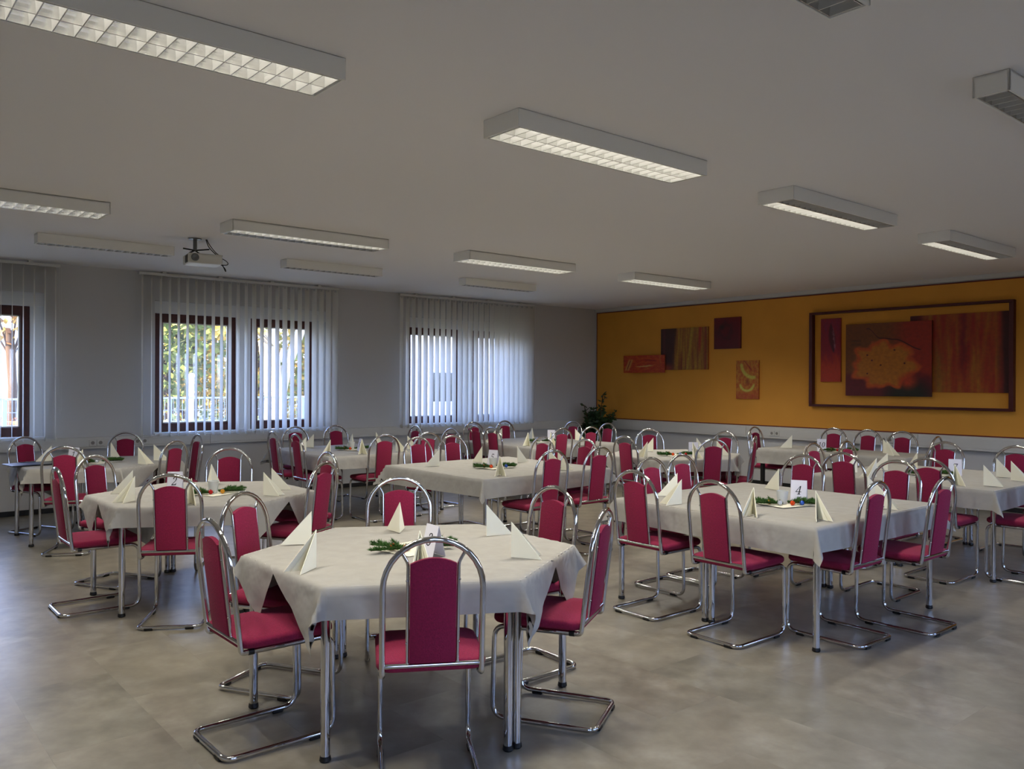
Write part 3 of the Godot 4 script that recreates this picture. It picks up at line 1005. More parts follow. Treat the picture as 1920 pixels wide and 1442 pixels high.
func drape(poly: PackedVector2Array, ang: float, s0: float, s1: float, t0: float, t1: float, lift: float, seed_: int) -> MB:
	# a flat sheet, spanned by s along ang and t across it, that falls over the edges of a convex table top
	var ns := Vector2(cos(ang), sin(ang))
	var nt := Vector2(-sin(ang), cos(ang))
	var step := 0.03
	var cs := int(ceil((s1 - s0) / step)) + 1
	var ct := int(ceil((t1 - t0) / step)) + 1
	var wave := FastNoiseLite.new()
	wave.seed = seed_
	wave.frequency = 1.6
	var m := MB.new()
	for i in cs:
		for j in ct:
			var s := lerpf(s0, s1, float(i) / (cs - 1))
			var tt := lerpf(t0, t1, float(j) / (ct - 1))
			var p := ns * s + nt * tt
			var y := lift
			var pos := p
			if not Geometry2D.is_point_in_polygon(p, poly):
				var near := nearest_edge(poly, p)
				var q: Vector2 = near[0]
				var dist := p.distance_to(q)
				var dir := (p - q).normalized() if dist > 1e-5 else Vector2.ZERO
				var flare := 0.10 + 0.10 * wave.get_noise_2d(p.x * 2.0, p.y * 2.0)
				if near[1]:
					# cone of spare cloth beyond a corner: it stands out along the bisector
					var bis := q.normalized()
					var half := PI / 6.0 if poly.size() == 6 else PI / 4.0
					var off := absf(bis.angle_to(dir)) / half
					flare = lerpf(0.58, flare, clampf(off, 0.0, 1.0))
				var rr := 0.012   # soft bend over the edge
				var arc := rr * PI / 2
				if dist < arc:
					pos = q + dir * (rr * sin(dist / rr))
					y = lift - rr * (1.0 - cos(dist / rr))
				else:
					var k := dist - arc
					pos = q + dir * (rr + k * flare)
					y = lift - rr - k * sqrt(1.0 - flare * flare)
			else:
				y += 0.0012 * wave.get_noise_2d(p.x * 3.0, p.y * 3.0)
			m.vert(Vector3(pos.x, y, -pos.y), Vector3.UP, Vector2(s, tt))
	for i in cs:
		for j in ct:
			var a := m.v[mini(i + 1, cs - 1) * ct + j] - m.v[maxi(i - 1, 0) * ct + j]
			var b := m.v[i * ct + mini(j + 1, ct - 1)] - m.v[i * ct + maxi(j - 1, 0)]
			var nn := b.cross(a).normalized()
			var v := m.v[i * ct + j]
			if nn.dot(Vector3(v.x, 0.3 if v.y > lift - 0.02 else 0.02, v.z)) < 0.0 and v.y < lift - 0.01: nn = -nn
			elif v.y >= lift - 0.01 and nn.y < 0.0: nn = -nn
			m.n[i * ct + j] = nn
	for i in cs - 1:
		for j in ct - 1:
			m.quad(i * ct + j, i * ct + j + 1, (i + 1) * ct + j + 1, (i + 1) * ct + j)
	return m

func sheet(poly: PackedVector2Array, at: Vector3, ang: float, s0: float, s1: float, t0: float, t1: float, lift: float, seed_: int, label: String) -> void:
	var o := obj("tablecloth", drape(poly, ang, s0, s1, t0, t1, lift, seed_), M.cloth)
	o.position = at + Vector3(0, TOP, 0)
	tag(o, label, "tablecloth", "grey tablecloths")

func build_tables() -> void:
	for k in TABLES:
		var a = TABLES[k]
		var at := P(a[1], 0, a[2])
		var who: String = WHO[k]
		if a[0] == "h":
			var hx := hexagon(0.80)
			# split along the d axis into two trapezoid tables that meet at the doubled legs
			make_table(PackedVector2Array([hx[1] + Vector2(0.001, 0), hx[0], hx[5], hx[4] + Vector2(0.001, 0)]), "trapezoid_table", "right trapezoid half of %s" % who, at)
			make_table(PackedVector2Array([hx[4] - Vector2(0.001, 0), hx[3], hx[2], hx[1] - Vector2(0.001, 0)]), "trapezoid_table", "left trapezoid half of %s" % who, at)
			var ang := deg_to_rad(240.0)
			sheet(hx, at, ang, -0.82, 0.33, -0.90, 0.92, 0.002, k, "grey cloth over the back part of %s" % who)
			sheet(hx, at, ang, -0.04, 0.83, -0.645, 0.66, 0.0045, k + 20, "grey cloth over the front part of %s" % who)
		else:
			var h := 0.775
			make_table(PackedVector2Array([Vector2(-h, -h), Vector2(h, -h), Vector2(h, -0.001), Vector2(-h, -0.001)]), "rectangular_table", "front rectangular half of %s" % who, at)
			make_table(PackedVector2Array([Vector2(-h, 0.001), Vector2(h, 0.001), Vector2(h, h), Vector2(-h, h)]), "rectangular_table", "back rectangular half of %s" % who, at)
			var sq := PackedVector2Array([Vector2(-h, -h), Vector2(h, -h), Vector2(h, h), Vector2(-h, h)])
			sheet(sq, at, deg_to_rad([1.0, -1.4, 0.7, 1.6, -0.8][k % 5]), -h - 0.17, h + 0.165, -h - 0.16, h + 0.17, 0.002, k, "grey cloth over %s" % who)
	# the wall table on dark legs
	var lx := 0.38
	var ld := 0.93
	var pl := PackedVector2Array([Vector2(-lx, -ld), Vector2(lx, -ld), Vector2(lx, ld), Vector2(-lx, ld)])
	make_table(pl, "long_table", "long table on square dark legs beside the yellow wall", P(9.60, 0, 5.19), true)
	sheet(pl, P(9.60, 0, 5.19), 0.01, -lx - 0.19, lx + 0.19, -ld - 0.16, ld + 0.16, 0.002, 77, "grey cloth over %s" % WHO[10])

# ------------------------------------------------------------------ table settings
func build_settings() -> void:
	# napkin: two folded right triangles that stand like an open book
	var proto := thing("folded_napkin", "x", "napkin")
	for s in [-1.0, 1.0]:
		var m := MB.new()
		var h := 0.165
		var b := 0.150
		var th := 0.003
		var bs := Basis(Vector3.UP, s * deg_to_rad(19.0))
		var pts := [Vector3(0, 0, 0), Vector3(0, 0, b), Vector3(0, h, 0)]
		for o in [-1.0, 1.0]:
			var sh := bs * Vector3(o * th * 0.5, 0, 0)
			m.flat_tri(bs * pts[0] + sh, bs * pts[1] + sh, bs * pts[2] + sh, bs * Vector3(o, 0, 0))
		for e in [[0, 1, Vector3.DOWN], [1, 2, Vector3(0, 0.7, 0.7)], [2, 0, Vector3(0, 0, -1)]]:
			var p: Vector3 = bs * pts[e[0]]
			var q: Vector3 = bs * pts[e[1]]
			var sh := bs * Vector3(th * 0.5, 0, 0)
			m.flat_quad(p - sh, q - sh, q + sh, p + sh, bs * e[2])
		obj("leaf", m, M.napkin, proto)
		# inner fold of each leaf, a little lower
		m = MB.new()
		var b2 := Basis(Vector3.UP, s * deg_to_rad(12.0))
		m.flat_tri(b2 * Vector3(0, 0, 0.006), b2 * Vector3(0, 0, 0.125), b2 * Vector3(0, 0.128, 0.006), b2 * Vector3(s, 0, 0))
		obj("inner_fold", m, M.napkin, proto)
	var used := false
	for r in NAPKINS:
		var who: String = WHO[r[0]]
		var c: Array = TABLES[r[0]] if TABLES.has(r[0]) else ["l", 9.60, 5.19]
		var at := P(c[1] + r[1], TOP + 0.0065, c[2] + r[2])
		var o: Node3D = copy(proto, "folded_napkin") if used else proto
		used = true
		o.position = at
		# the spine faces the middle of the table, the leaves open outwards
		o.rotation.y = atan2(r[1], -r[2]) + deg_to_rad(r[3])
		tag(o, "cream folded napkin on %s, %s" % [who, r[4]], "napkin", "folded napkins on the tables")
	# number cards
	for r in CARDS:
		var who: String = WHO[r[0]]
		var c: Array = TABLES[r[0]] if TABLES.has(r[0]) else ["l", 9.60, 5.19]
		var o := thing("number_card", "white folded number card standing on %s" % who, "card", P(c[1] + r[1], TOP + 0.0065, c[2] + r[2]), deg_to_rad(r[3]), "table number cards")
		var w := 0.105
		var h := 0.148
		var tilt := deg_to_rad(14.0)
		for s in [0.0, PI]:
			var m := MB.new()
			m.box(Vector3(0, h * 0.5, 0), Vector3(w, h, 0.0012))
			var leaf := obj("leaf", m, M.paper, o)
			leaf.transform = Transform3D(Basis(Vector3.UP, s), Vector3.ZERO) * Transform3D(Basis(Vector3.RIGHT, -tilt), Vector3(0, 0, sin(tilt) * h))
			if s == 0.0:
				var tm := TextMesh.new()
				var font := SystemFont.new()
				font.font_names = PackedStringArray(["Droid Serif"])
				tm.font = font
				tm.text = str(r[0])
				tm.font_size = 64
				tm.pixel_size = 0.0012
				tm.depth = 0.0006
				var num := obj("numeral", tm, M.ink, leaf)
				num.transform = Transform3D(Basis(Vector3(0.92, 0, 0), Vector3(0.20, 1.08, 0), Vector3(0, 0, 1)), Vector3(0, h * 0.52, 0.0012))
	build_centrepieces()

func fir_sprig(length: float, seed_: int) -> Array:
	var g := RandomNumberGenerator.new()
	g.seed = seed_
	var tw := MB.new()
	tw.tube(PackedVector3Array([Vector3(0, 0.008, 0), Vector3(length * 0.5, 0.016, 0.006), Vector3(length, 0.012, 0)]), 0.0022, 5)
	var nd := MB.new()
	# side shoots, each set with needles
	var shoots := [[Vector3(0, 0.008, 0), Vector3(length, 0.014, 0)]]
	for k in 6:
		var q := 0.15 + 0.12 * k
		var sg := 1.0 if k % 2 == 0 else -1.0
		var p := Vector3(length * q, 0.010, 0)
		shoots.append([p, p + Vector3(0.045, g.randf_range(0.006, 0.03), sg * g.randf_range(0.03, 0.045)) * (1.15 - 0.6 * q)])
	for sh in shoots:
		var a: Vector3 = sh[0]
		var b: Vector3 = sh[1]
		tw.tube(PackedVector3Array([a, b]), 0.0013, 4)
		var along := (b - a).normalized()
		for k in int((b - a).length() * 2400):
			var p := a.lerp(b, g.randf())
			var side := (along * 0.8 + random_dir(g) * 0.9)
			side.y = absf(side.y)
			side = side.normalized()
			var wd := side.cross(random_dir(g)).normalized() * 0.0019
			nd.flat_tri(p - wd, p + wd, p + side * g.randf_range(0.016, 0.027), Vector3.UP)
	return [tw.mesh(), nd.mesh()]

func build_centrepieces() -> void:
	var sprigs := []
	for k in 4: sprigs.append(fir_sprig(0.165 + 0.015 * k, 300 + k))
	var mm := MB.new()
	mm.box(Vector3(0, 0.0008, 0), Vector3(0.27, 0.0012, 0.27))
	var mat_mesh := mm.mesh()
	var gl := MB.new()
	gl.lathe([Vector2(0.0, 0.0), Vector2(0.028, 0.0), Vector2(0.030, 0.003), Vector2(0.040, 0.088), Vector2(0.0375, 0.088), Vector2(0.028, 0.008), Vector2(0.0, 0.008)], Vector3.ZERO, 24)
	var glass := gl.mesh()
	var cd := MB.new()
	cd.lathe([Vector2(0.0, 0.009), Vector2(0.019, 0.009), Vector2(0.019, 0.028), Vector2(0.0, 0.028)], Vector3.ZERO, 16)
	cd.tube(PackedVector3Array([Vector3(0, 0.028, 0), Vector3(0, 0.036, 0)]), 0.001, 5)
	var candle := cd.mesh()
	var tones := {"red": Color(0.70, 0.06, 0.05), "orange": Color(0.85, 0.28, 0.05), "gold": Color(0.80, 0.55, 0.12), "blue": Color(0.20, 0.36, 0.70), "silver": Color(0.75, 0.77, 0.80), "green": Color(0.18, 0.45, 0.16)}
	var bm := {}
	for c in tones:
		bm[c] = std(tones[c], 0.18, 0.35)
	var bb := MB.new()
	bb.ball(Vector3.ZERO, 0.0165, 8, 12)
	var ball_mesh := bb.mesh()
	var bc := MB.new()
	bc.lathe([Vector2(0.0045, 0.0), Vector2(0.0045, 0.005), Vector2(0.0, 0.005)], Vector3(0, 0.0155, 0), 8)
	var cap_mesh := bc.mesh()
	for r in CENTRES:
		var k: int = r[0]
		var who: String = WHO[k]
		var c: Array = TABLES[k] if TABLES.has(k) else ["l", 9.60, 5.19]
		var at := P(c[1] + r[1], TOP + 0.0075, c[2] + r[2])
		var yaw := deg_to_rad(r[3])
		var mo := obj("paper_mat", mat_mesh, M.mat)
		mo.position = at
		mo.rotation.y = yaw + PI / 4
		tag(mo, "cream paper square under the fir sprigs on %s" % who, "paper mat", "paper squares under the sprigs")
		var bs := Basis(Vector3.UP, yaw)
		# local x: across the view of the table
		var place := [[-0.03, 0.01, 168.0, "left"], [0.03, -0.01, -8.0, "right"], [0.0, 0.05, 200.0, "front"], [0.02, -0.05, 20.0, "back"]]
		for i in 4:
			var s := thing("fir_sprig", "green fir sprig at the %s of the centrepiece on %s" % [place[i][3], who], "fir sprig", at + bs * Vector3(place[i][0], 0.0015, place[i][1]), yaw + deg_to_rad(place[i][2]), "fir sprigs on the tables")
			obj("needles", sprigs[i][1], M.fir, s).set_meta("kind", "stuff")
			obj("twig", sprigs[i][0], M.twig, s)
		var spots := [[-0.085, 0.045], [-0.02, 0.075], [0.06, 0.06], [0.12, 0.03], [-0.06, -0.02], [0.09, -0.045]]
		for i in r[5].size():
			var col: String = r[5][i]
			var o := thing("bauble", "small shiny %s bauble among fir sprigs on %s" % [col, who], "bauble", at + bs * Vector3(spots[i][0], 0.0185, spots[i][1]), i * 1.3, "baubles on the tables")
			obj("ball", ball_mesh, bm[col], o)
			obj("cap", cap_mesh, M.steel, o)
		if r[4]:
			var h := thing("tealight_glass", "frosted tealight glass among fir sprigs on %s" % who, "candle holder", at + bs * Vector3(-0.005, 0.0015, -0.005), 0, "frosted tealight glasses")
			obj("cup", glass, M.frost, h)
			obj("tealight", candle, M.wax, h)

# ------------------------------------------------------------------ pictures on the yellow wall
func noise(seed_: int, freq: float) -> FastNoiseLite:
	var f := FastNoiseLite.new()
	f.seed = seed_
	f.frequency = freq
	f.fractal_octaves = 3
	return f

func blot(c: Color, over: Color, k: float) -> Color:
	return c.lerp(over, clampf(k, 0.0, 1.0))

func painted(kind: String, w: int, h: int) -> StandardMaterial3D:
	var im := Image.create(w, h, false, Image.FORMAT_RGB8)
	var na := noise(11, 0.9)
	var nb := noise(23, 3.0)
	var nc := noise(37, 8.0)
	for y in h:
		for x in w:
			var u := float(x) / w
			var v := float(y) / h
			var a := na.get_noise_2d(u * 4.0, v * 4.0)
			var b := nb.get_noise_2d(u * 2.0, v * 2.0)
			var g := nc.get_noise_2d(u * 2.0, v * 2.0)
			var c := Color.BLACK
			match kind:
				"orange":
					c = Color(0.80, 0.22, 0.06).lerp(Color(0.88, 0.36, 0.08), 0.5 + b)
					var st := absf((v - 0.62) + 0.12 * (u - 0.45) + 0.05 * a)
					c = blot(c, Color(0.93, 0.72, 0.40), (0.055 - st) * 22.0 * smoothstep(0.25, 0.4, u) * smoothstep(0.80, 0.65, u))
					c = blot(c, Color(0.62, 0.10, 0.07), (0.07 - absf(v - 0.30 - 0.25 * (u - 0.7))) * 14.0 * smoothstep(0.5, 0.6, u) * smoothstep(0.85, 0.75, u))
					var dg := absf((u - 0.14) + (v - 0.5) * 0.16)
					c = blot(c, Color(0.90, 0.62, 0.30), (0.045 - absf(dg - 0.03)) * 26.0 * smoothstep(0.15, 0.3, v) * smoothstep(0.95, 0.8, v))
					c = blot(c, Color(0.40, 0.07, 0.05), (0.018 - dg) * 40.0 * smoothstep(0.25, 0.35, v) * smoothstep(0.85, 0.7, v))
					c = blot(c, Color(0.90, 0.50, 0.20), (0.03 - absf(u - 0.9 + 0.02 * a)) * 26.0 * smoothstep(0.6, 0.4, v))
				"stripes":
					var s := nb.get_noise_2d(u * 5.0, v * 0.25)
					c = Color(0.74, 0.52, 0.09).lerp(Color(0.62, 0.36, 0.06), 0.5 + s * 1.4)
					c = blot(c, Color(0.80, 0.66, 0.16), (0.04 - absf(u - 0.62 - 0.10 * (0.5 - v))) * 22.0)
					c = blot(c, Color(0.30, 0.15, 0.12), smoothstep(0.34, 0.26, u + 0.08 * (v - 0.5) + 0.04 * s))
					c = blot(c, Color(0.42, 0.20, 0.22), (0.05 - absf(u - 0.07)) * 16.0)
					c = blot(c, Color(0.50, 0.14, 0.07), (0.025 - absf(u - 0.45)) * 30.0 * smoothstep(0.45, 0.8, v))
					c = blot(c, Color(0.72, 0.20, 0.08), (0.045 - absf(u - 0.84 + 0.03 * v)) * 24.0 * smoothstep(0.75, 0.3, v))
					c = blot(c, Color(0.58, 0.20, 0.08), (0.035 - absf(u - 0.945)) * 24.0)
					c = blot(c, Color(0.62, 0.22, 0.07), smoothstep(0.8, 0.95, v) * smoothstep(0.35, 0.15, u))
				"maroon":
					var r := Vector2(u - 0.42, v - 0.42).length() + 0.12 * a
					c = Color(0.46, 0.03, 0.06).lerp(Color(0.38, 0.025, 0.09), v)
					c = blot(c, Color(0.24, 0.02, 0.06), (0.16 - absf(r - 0.22)) * 3.5)
					c = blot(c, Color(0.20, 0.02, 0.05), (0.12 - Vector2(u - 0.3, v - 0.3).length()) * 10.0)
					c = blot(c, Color(0.56, 0.05, 0.08), (0.05 - absf(u - 0.95)) * 12.0)
				"lemon":
					c = Color(0.86, 0.58, 0.16).lerp(Color(0.78, 0.38, 0.10), 0.5 + b)
					var q := Vector2(u - 0.62, v - 0.20)
					var arc1 := absf(Vector2((u - 0.75) * 0.7, v - 0.08).length() - 0.36)
					c = blot(c, Color(0.86, 0.80, 0.30), (0.065 - arc1) * 26.0 * smoothstep(0.05, 0.12, v) * smoothstep(0.9, 0.8, u))
					var arc2 := absf(Vector2((u - 0.48) * 0.75, v - 0.55).length() - 0.24)
					c = blot(c, Color(0.88, 0.86, 0.36), (0.05 - arc2) * 30.0 * smoothstep(0.58, 0.66, v))
					c = blot(c, Color(0.52, 0.24, 0.06), (0.12 - Vector2((u - 0.5) * 0.8, v - 0.56).length()) * 6.0)
					c = blot(c, Color(0.62, 0.16, 0.06), (0.05 - absf(q.x - q.y * 1.3)) * 16.0 * smoothstep(0.3, 0.2, v))
					c = blot(c, Color(0.74, 0.28, 0.16), smoothstep(0.75, 0.92, v) * (0.5 + g))
				"red":
					c = Color(0.60, 0.06, 0.14).lerp(Color(0.78, 0.20, 0.05), smoothstep(0.45, 0.8, v + 0.15 * a))
					c = blot(c, Color(0.55, 0.10, 0.24), smoothstep(0.45, 0.1, v) * (0.5 + a))
					var ax := u - 0.50 - 0.32 * (v - 0.1)
					var body := absf(ax) / (0.20 * sin(clampf((v - 0.06) / 0.50, 0.0, 1.0) * PI) + 0.001)
					c = blot(c, Color(0.34, 0.05, 0.12), (1.0 - body) * 2.0 * smoothstep(0.06, 0.1, v) * smoothstep(0.56, 0.5, v))
					c = blot(c, Color(0.78, 0.60, 0.62), (0.05 - absf(ax - 0.09 + 0.06 * g)) * 14.0 * smoothstep(0.12, 0.2, v) * smoothstep(0.52, 0.45, v))
				"region":
					c = Color(0.50, 0.26, 0.06).lerp(Color(0.66, 0.16, 0.05), smoothstep(0.45, 0.8, u))
					c = blot(c, Color(0.42, 0.05, 0.10), smoothstep(0.62, 0.8, v + 0.1 * a))
					c = blot(c, Color(0.10, 0.10, 0.03), (0.30 - Vector2((u - 0.74) * 0.9, v - 1.0).length()) * 6.0)
					var an := atan2(v - 0.57, u - 0.46)
					var rad := Vector2((u - 0.46) / 0.41, (v - 0.57) / 0.345).length()
					var lim := 0.92 + 0.07 * sin(an * 7.0 + 0.6) + 0.05 * sin(an * 12.0 + 1.0) + 0.10 * a
					c = blot(c, Color(0.82, 0.33, 0.05), (lim + 0.07 - rad) * 9.0)
					c = blot(c, Color(0.78, 0.46, 0.06), (lim - 0.06 - rad) * 7.0)
					c = blot(c, Color(0.80, 0.24, 0.05), (0.14 - Vector2(u - 0.74, v - 0.80).length()) * 9.0)
					var line := 0.07 + 0.14 * smoothstep(0.27, 0.42, u) + 0.02 * smoothstep(0.45, 0.58, u) + 0.15 * smoothstep(0.58, 0.90, u)
					c = blot(c, Color(0.30, 0.08, 0.04), (0.011 - absf(v - line)) * 160.0 * smoothstep(0.24, 0.27, u) * smoothstep(0.89, 0.86, u))
					for p in [[0.585, 0.375], [0.265, 0.435], [0.32, 0.51], [0.425, 0.575], [0.70, 0.555], [0.265, 0.69]]:
						c = blot(c, Color(0.34, 0.06, 0.05), (0.014 - Vector2(u - p[0], v - p[1]).length()) * 160.0)
					c = blot(c, Color(0.30, 0.17, 0.05), (0.5 if (absf(v - 0.235) < 0.014 or absf(v - 0.285) < 0.014) and u > 0.07 and u < 0.19 else 0.0) * (0.8 + g))
				_:
					var s2 := nb.get_noise_2d(u * 3.0, v * 0.35)
					c = Color(0.66, 0.20, 0.05).lerp(Color(0.70, 0.36, 0.06), 0.5 + s2 * 1.5)
					c = blot(c, Color(0.60, 0.42, 0.10), (0.09 - absf(u - 0.30 - 0.06 * a)) * 8.0 * smoothstep(0.2, 0.6, v))
					c = blot(c, Color(0.48, 0.04, 0.10), (0.07 - absf(u - 0.56 - 0.03 * a)) * 12.0 * smoothstep(0.95, 0.5, v))
					c = blot(c, Color(0.28, 0.05, 0.06), smoothstep(0.88, 0.97, u + 0.04 * s2))
					c = blot(c, Color(0.36, 0.05, 0.05), smoothstep(0.14, 0.04, v) * smoothstep(0.2, 0.05, u))
			c = c * (0.86 + 0.09 * g)
			c.a = 1.0
			im.set_pixel(x, y, c)
	var m := std(Color(1, 1, 1), 0.55)
	m.albedo_texture = ImageTexture.create_from_image(im)
	return m

func canvas(called: String, kind: String, da: float, db: float, y0: float, y1: float, off: float, label: String, px: int) -> void:
	# da: left edge in the view (deeper), db: right edge; the picture faces -x
	var w := da - db
	var h := y1 - y0
	var o := thing(called, label, "painting", P(WALL_X - off, y0, (da + db) * 0.5))
	var m := MB.new()
	m.flat_quad(Vector3(-0.022, 0, -w * 0.5), Vector3(-0.022, 0, w * 0.5), Vector3(-0.022, h, w * 0.5), Vector3(-0.022, h, -w * 0.5), Vector3.LEFT)
	obj("picture", m, painted(kind, px, int(px * h / w)), o)
	m = MB.new()
	m.span(Vector3(-0.0215, 0.0005, -w * 0.5 + 0.0005), Vector3(0, h - 0.0005, w * 0.5 - 0.0005))
	obj("stretcher", m, M.frame_red if kind in ["maroon", "region"] else M.edge, o)

func build_pictures() -> void:
	M.edge = std(Color(0.62, 0.26, 0.08), 0.7)
	canvas("painting", "orange", 10.04, 9.115, 1.715, 2.018, 0.045, "small wide orange red abstract painting overlapping the striped one", 256)
	canvas("painting", "stripes", 9.22, 8.245, 1.76, 2.452, 0.014, "square painting of brown and golden vertical streaks", 256)
	canvas("painting", "maroon", 8.13, 7.63, 2.082, 2.576, 0.014, "small dark maroon painting hung highest of the left group", 160)
	canvas("painting", "lemon", 7.71, 7.305, 1.30, 1.892, 0.014, "small upright yellow painting with curved strokes", 160)
	canvas("painting", "red", 6.287, 5.985, 1.566, 2.461, 0.014, "narrow upright red painting inside the big frame", 128)
	canvas("painting", "region", 5.892, 4.73, 1.374, 2.359, 0.050, "painted yellow map shape on red, middle of the big frame", 512)
	canvas("painting", "bark", 5.022, 3.843, 1.434, 2.426, 0.014, "large red and orange streaked painting behind the map painting", 384)
	var t := thing("picture_frame", "large empty dark red wooden frame round three paintings", "frame", P(WALL_X - 0.014, 1.212, 5.107))
	for a in [[Vector3(-0.04, 0.0165, 0), Vector3(0.08, 0.033, 2.666)], [Vector3(-0.04, 1.3275, 0), Vector3(0.08, 0.033, 2.666)], [Vector3(-0.04, 0.672, 1.307), Vector3(0.08, 1.278, 0.052)], [Vector3(-0.04, 0.672, -1.307), Vector3(0.08, 1.278, 0.052)]]:
		var m := MB.new()
		m.bevel_box(a[0], a[1], 0.004)
		obj("frame_bar", m, M.frame_red, t)

# ------------------------------------------------------------------ projector, plant, tray
func build_projector() -> void:
	var t := thing("projector", "white projector hung from the ceiling with black cables", "projector", P(2.82, 2.635, 8.0), deg_to_rad(-8))
	var m := MB.new()
	m.bevel_box(Vector3(0.01, 0.055, 0), Vector3(0.315, 0.095, 0.25), 0.012)
	obj("body", m, M.projector, t)
	m = MB.new()
	m.lathe([Vector2(0.0, 0.0), Vector2(0.033, 0.0), Vector2(0.036, 0.012), Vector2(0.026, 0.016), Vector2(0.0, 0.012)], Vector3(-0.085, 0.06, 0.124), 20, Basis(Vector3.RIGHT, PI / 2))
	obj("lens_ring", m, M.grey_metal, t)
	m = MB.new()
	m.bevel_box(Vector3(-0.146, 0.05, 0.06), Vector3(0.012, 0.07, 0.10), 0.003)
	obj("vent", m, M.black, t)
	m = MB.new()
	m.tube(PackedVector3Array([Vector3(-0.06, 0.255, 0), Vector3(-0.06, 0.14, 0)]), 0.018, 14)
	m.lathe([Vector2(0.0, 0.245), Vector2(0.06, 0.245), Vector2(0.06, 0.2545), Vector2(0.0, 0.2545)], Vector3(-0.06, 0, 0), 18)
	obj("mount_pole", m, M.grey_metal, t)
	m = MB.new()
	for a in [[-0.17, 0.15, 0.02], [0.06, 0.155, 0.05], [0.02, 0.11, -0.08], [-0.12, 0.108, 0.07]]:
		m.tube(PackedVector3Array([Vector3(-0.06, 0.142, 0), Vector3(a[0], a[1], a[2])]), 0.007, 8)
	obj("mount_arms", m, M.black, t)
	for c in [[Vector3(0.04, 0.254, 0), Vector3(0.06, 0.19, 0.01), Vector3(0.10, 0.14, 0.02), Vector3(0.15, 0.10, 0.02)], [Vector3(0.045, 0.254, 0.01), Vector3(0.07, 0.20, 0.02), Vector3(0.13, 0.12, 0.05), Vector3(0.185, 0.105, 0.03)], [Vector3(0.165, 0.085, 0.04), Vector3(0.22, 0.05, 0.06), Vector3(0.225, 0.02, 0.06), Vector3(0.165, 0.015, 0.04)], [Vector3(0.16, 0.03, 0.05), Vector3(0.20, -0.02, 0.07), Vector3(0.205, -0.045, 0.07), Vector3(0.18, 0.02, 0.05)]]:
		m = MB.new()
		var cv := Curve3D.new()
		for i in 4:
			var tg: Vector3 = (c[mini(i + 1, 3)] - c[maxi(i - 1, 0)]) * 0.18
			cv.add_point(c[i], -tg, tg)
		m.tube(cv.tessellate(4, 3), 0.0045, 6)
		obj("cable", m, M.black, t)

func leaf_quad(m: MB, p: Vector3, dir: Vector3, side: Vector3, ln: float, wd: float) -> void:
	var nn := dir.cross(side).normalized()
	var a := p + dir * ln * 0.5 + side * wd - nn * wd * 0.3
	var b := p + dir * ln * 0.5 - side * wd - nn * wd * 0.3
	var tip := p + dir * ln - nn * ln * 0.15
	m.flat_tri(p, a, tip)
	m.flat_tri(p, tip, b)

func random_dir(g: RandomNumberGenerator) -> Vector3:
	var z := g.randf_range(-1, 1)
	var w := g.randf() * TAU
	return Vector3(sqrt(1 - z * z) * cos(w), z, sqrt(1 - z * z) * sin(w))

func build_plant() -> void:
	var g := RandomNumberGenerator.new()
	g.seed = 71
	var t := thing("potted_shrub", "bushy dark green potted shrub in the corner of the room", "plant", P(10.55, 0, 10.28))
	var m := MB.new()
	m.lathe([Vector2(0.0, 0.0), Vector2(0.14, 0.0), Vector2(0.19, 0.32), Vector2(0.205, 0.32), Vector2(0.205, 0.36), Vector2(0.18, 0.36), Vector2(0.175, 0.32)], Vector3.ZERO, 24)
	obj("pot", m, M.pot, t)
	m = MB.new()
	m.lathe([Vector2(0.176, 0.315), Vector2(0.0, 0.325)], Vector3.ZERO, 20)
	obj("soil", m, M.soil, t)
	m = MB.new()
	var fol := MB.new()
	var tips := []
	for k in 34:
		var w := g.randf() * TAU
		var out := Vector3(cos(w), 0, sin(w)) * g.randf_range(0.06, 0.33)
		var top := Vector3(out.x, g.randf_range(0.62, 1.16), out.z)
		if k == 0: top = Vector3(0.13, 1.34, 0.02)
		if k == 1: top = Vector3(0.36, 1.02, 0.1)
		var p0 := Vector3(out.x * 0.12, 0.32, out.z * 0.12)
		var mid := (p0 + top) * 0.5 - out * 0.12
		m.tube(PackedVector3Array([p0, mid, top]), 0.006, 5)
		for q in 26:
			var f := g.randf_range(0.30, 1.0)
			var c := p0.lerp(mid, f).lerp(mid.lerp(top, f), f)
			tips.append(c)
	obj("stems", m, M.twig, t)
	for c in tips:
		for q in 3:
			var dir := random_dir(g)
			dir.y = dir.y * 0.6 + 0.1
			dir = dir.normalized()
			var side := dir.cross(random_dir(g)).normalized()
			leaf_quad(fol, c, dir, side, g.randf_range(0.07, 0.12), g.randf_range(0.018, 0.028))
	obj("foliage", fol, M.leaf, t).set_meta("kind", "stuff")

func build_tray() -> void:
	var o := thing("flat_board", "thin dark blue board lying over the corner of the far left table", "board", P(1.66, TOP + 0.008, 9.12), deg_to_rad(8))
	var m := MB.new()
	m.bevel_box(Vector3(-0.06, 0.006, 0), Vector3(0.44, 0.012, 0.31), 0.005)
	obj("panel", m, std(Color(0.05, 0.06, 0.12), 0.35), o)
	m = MB.new()
	m.bevel_box(Vector3(-0.06, 0.014, -0.135), Vector3(0.14, 0.006, 0.03), 0.002)
	obj("clip", m, M.black, o)

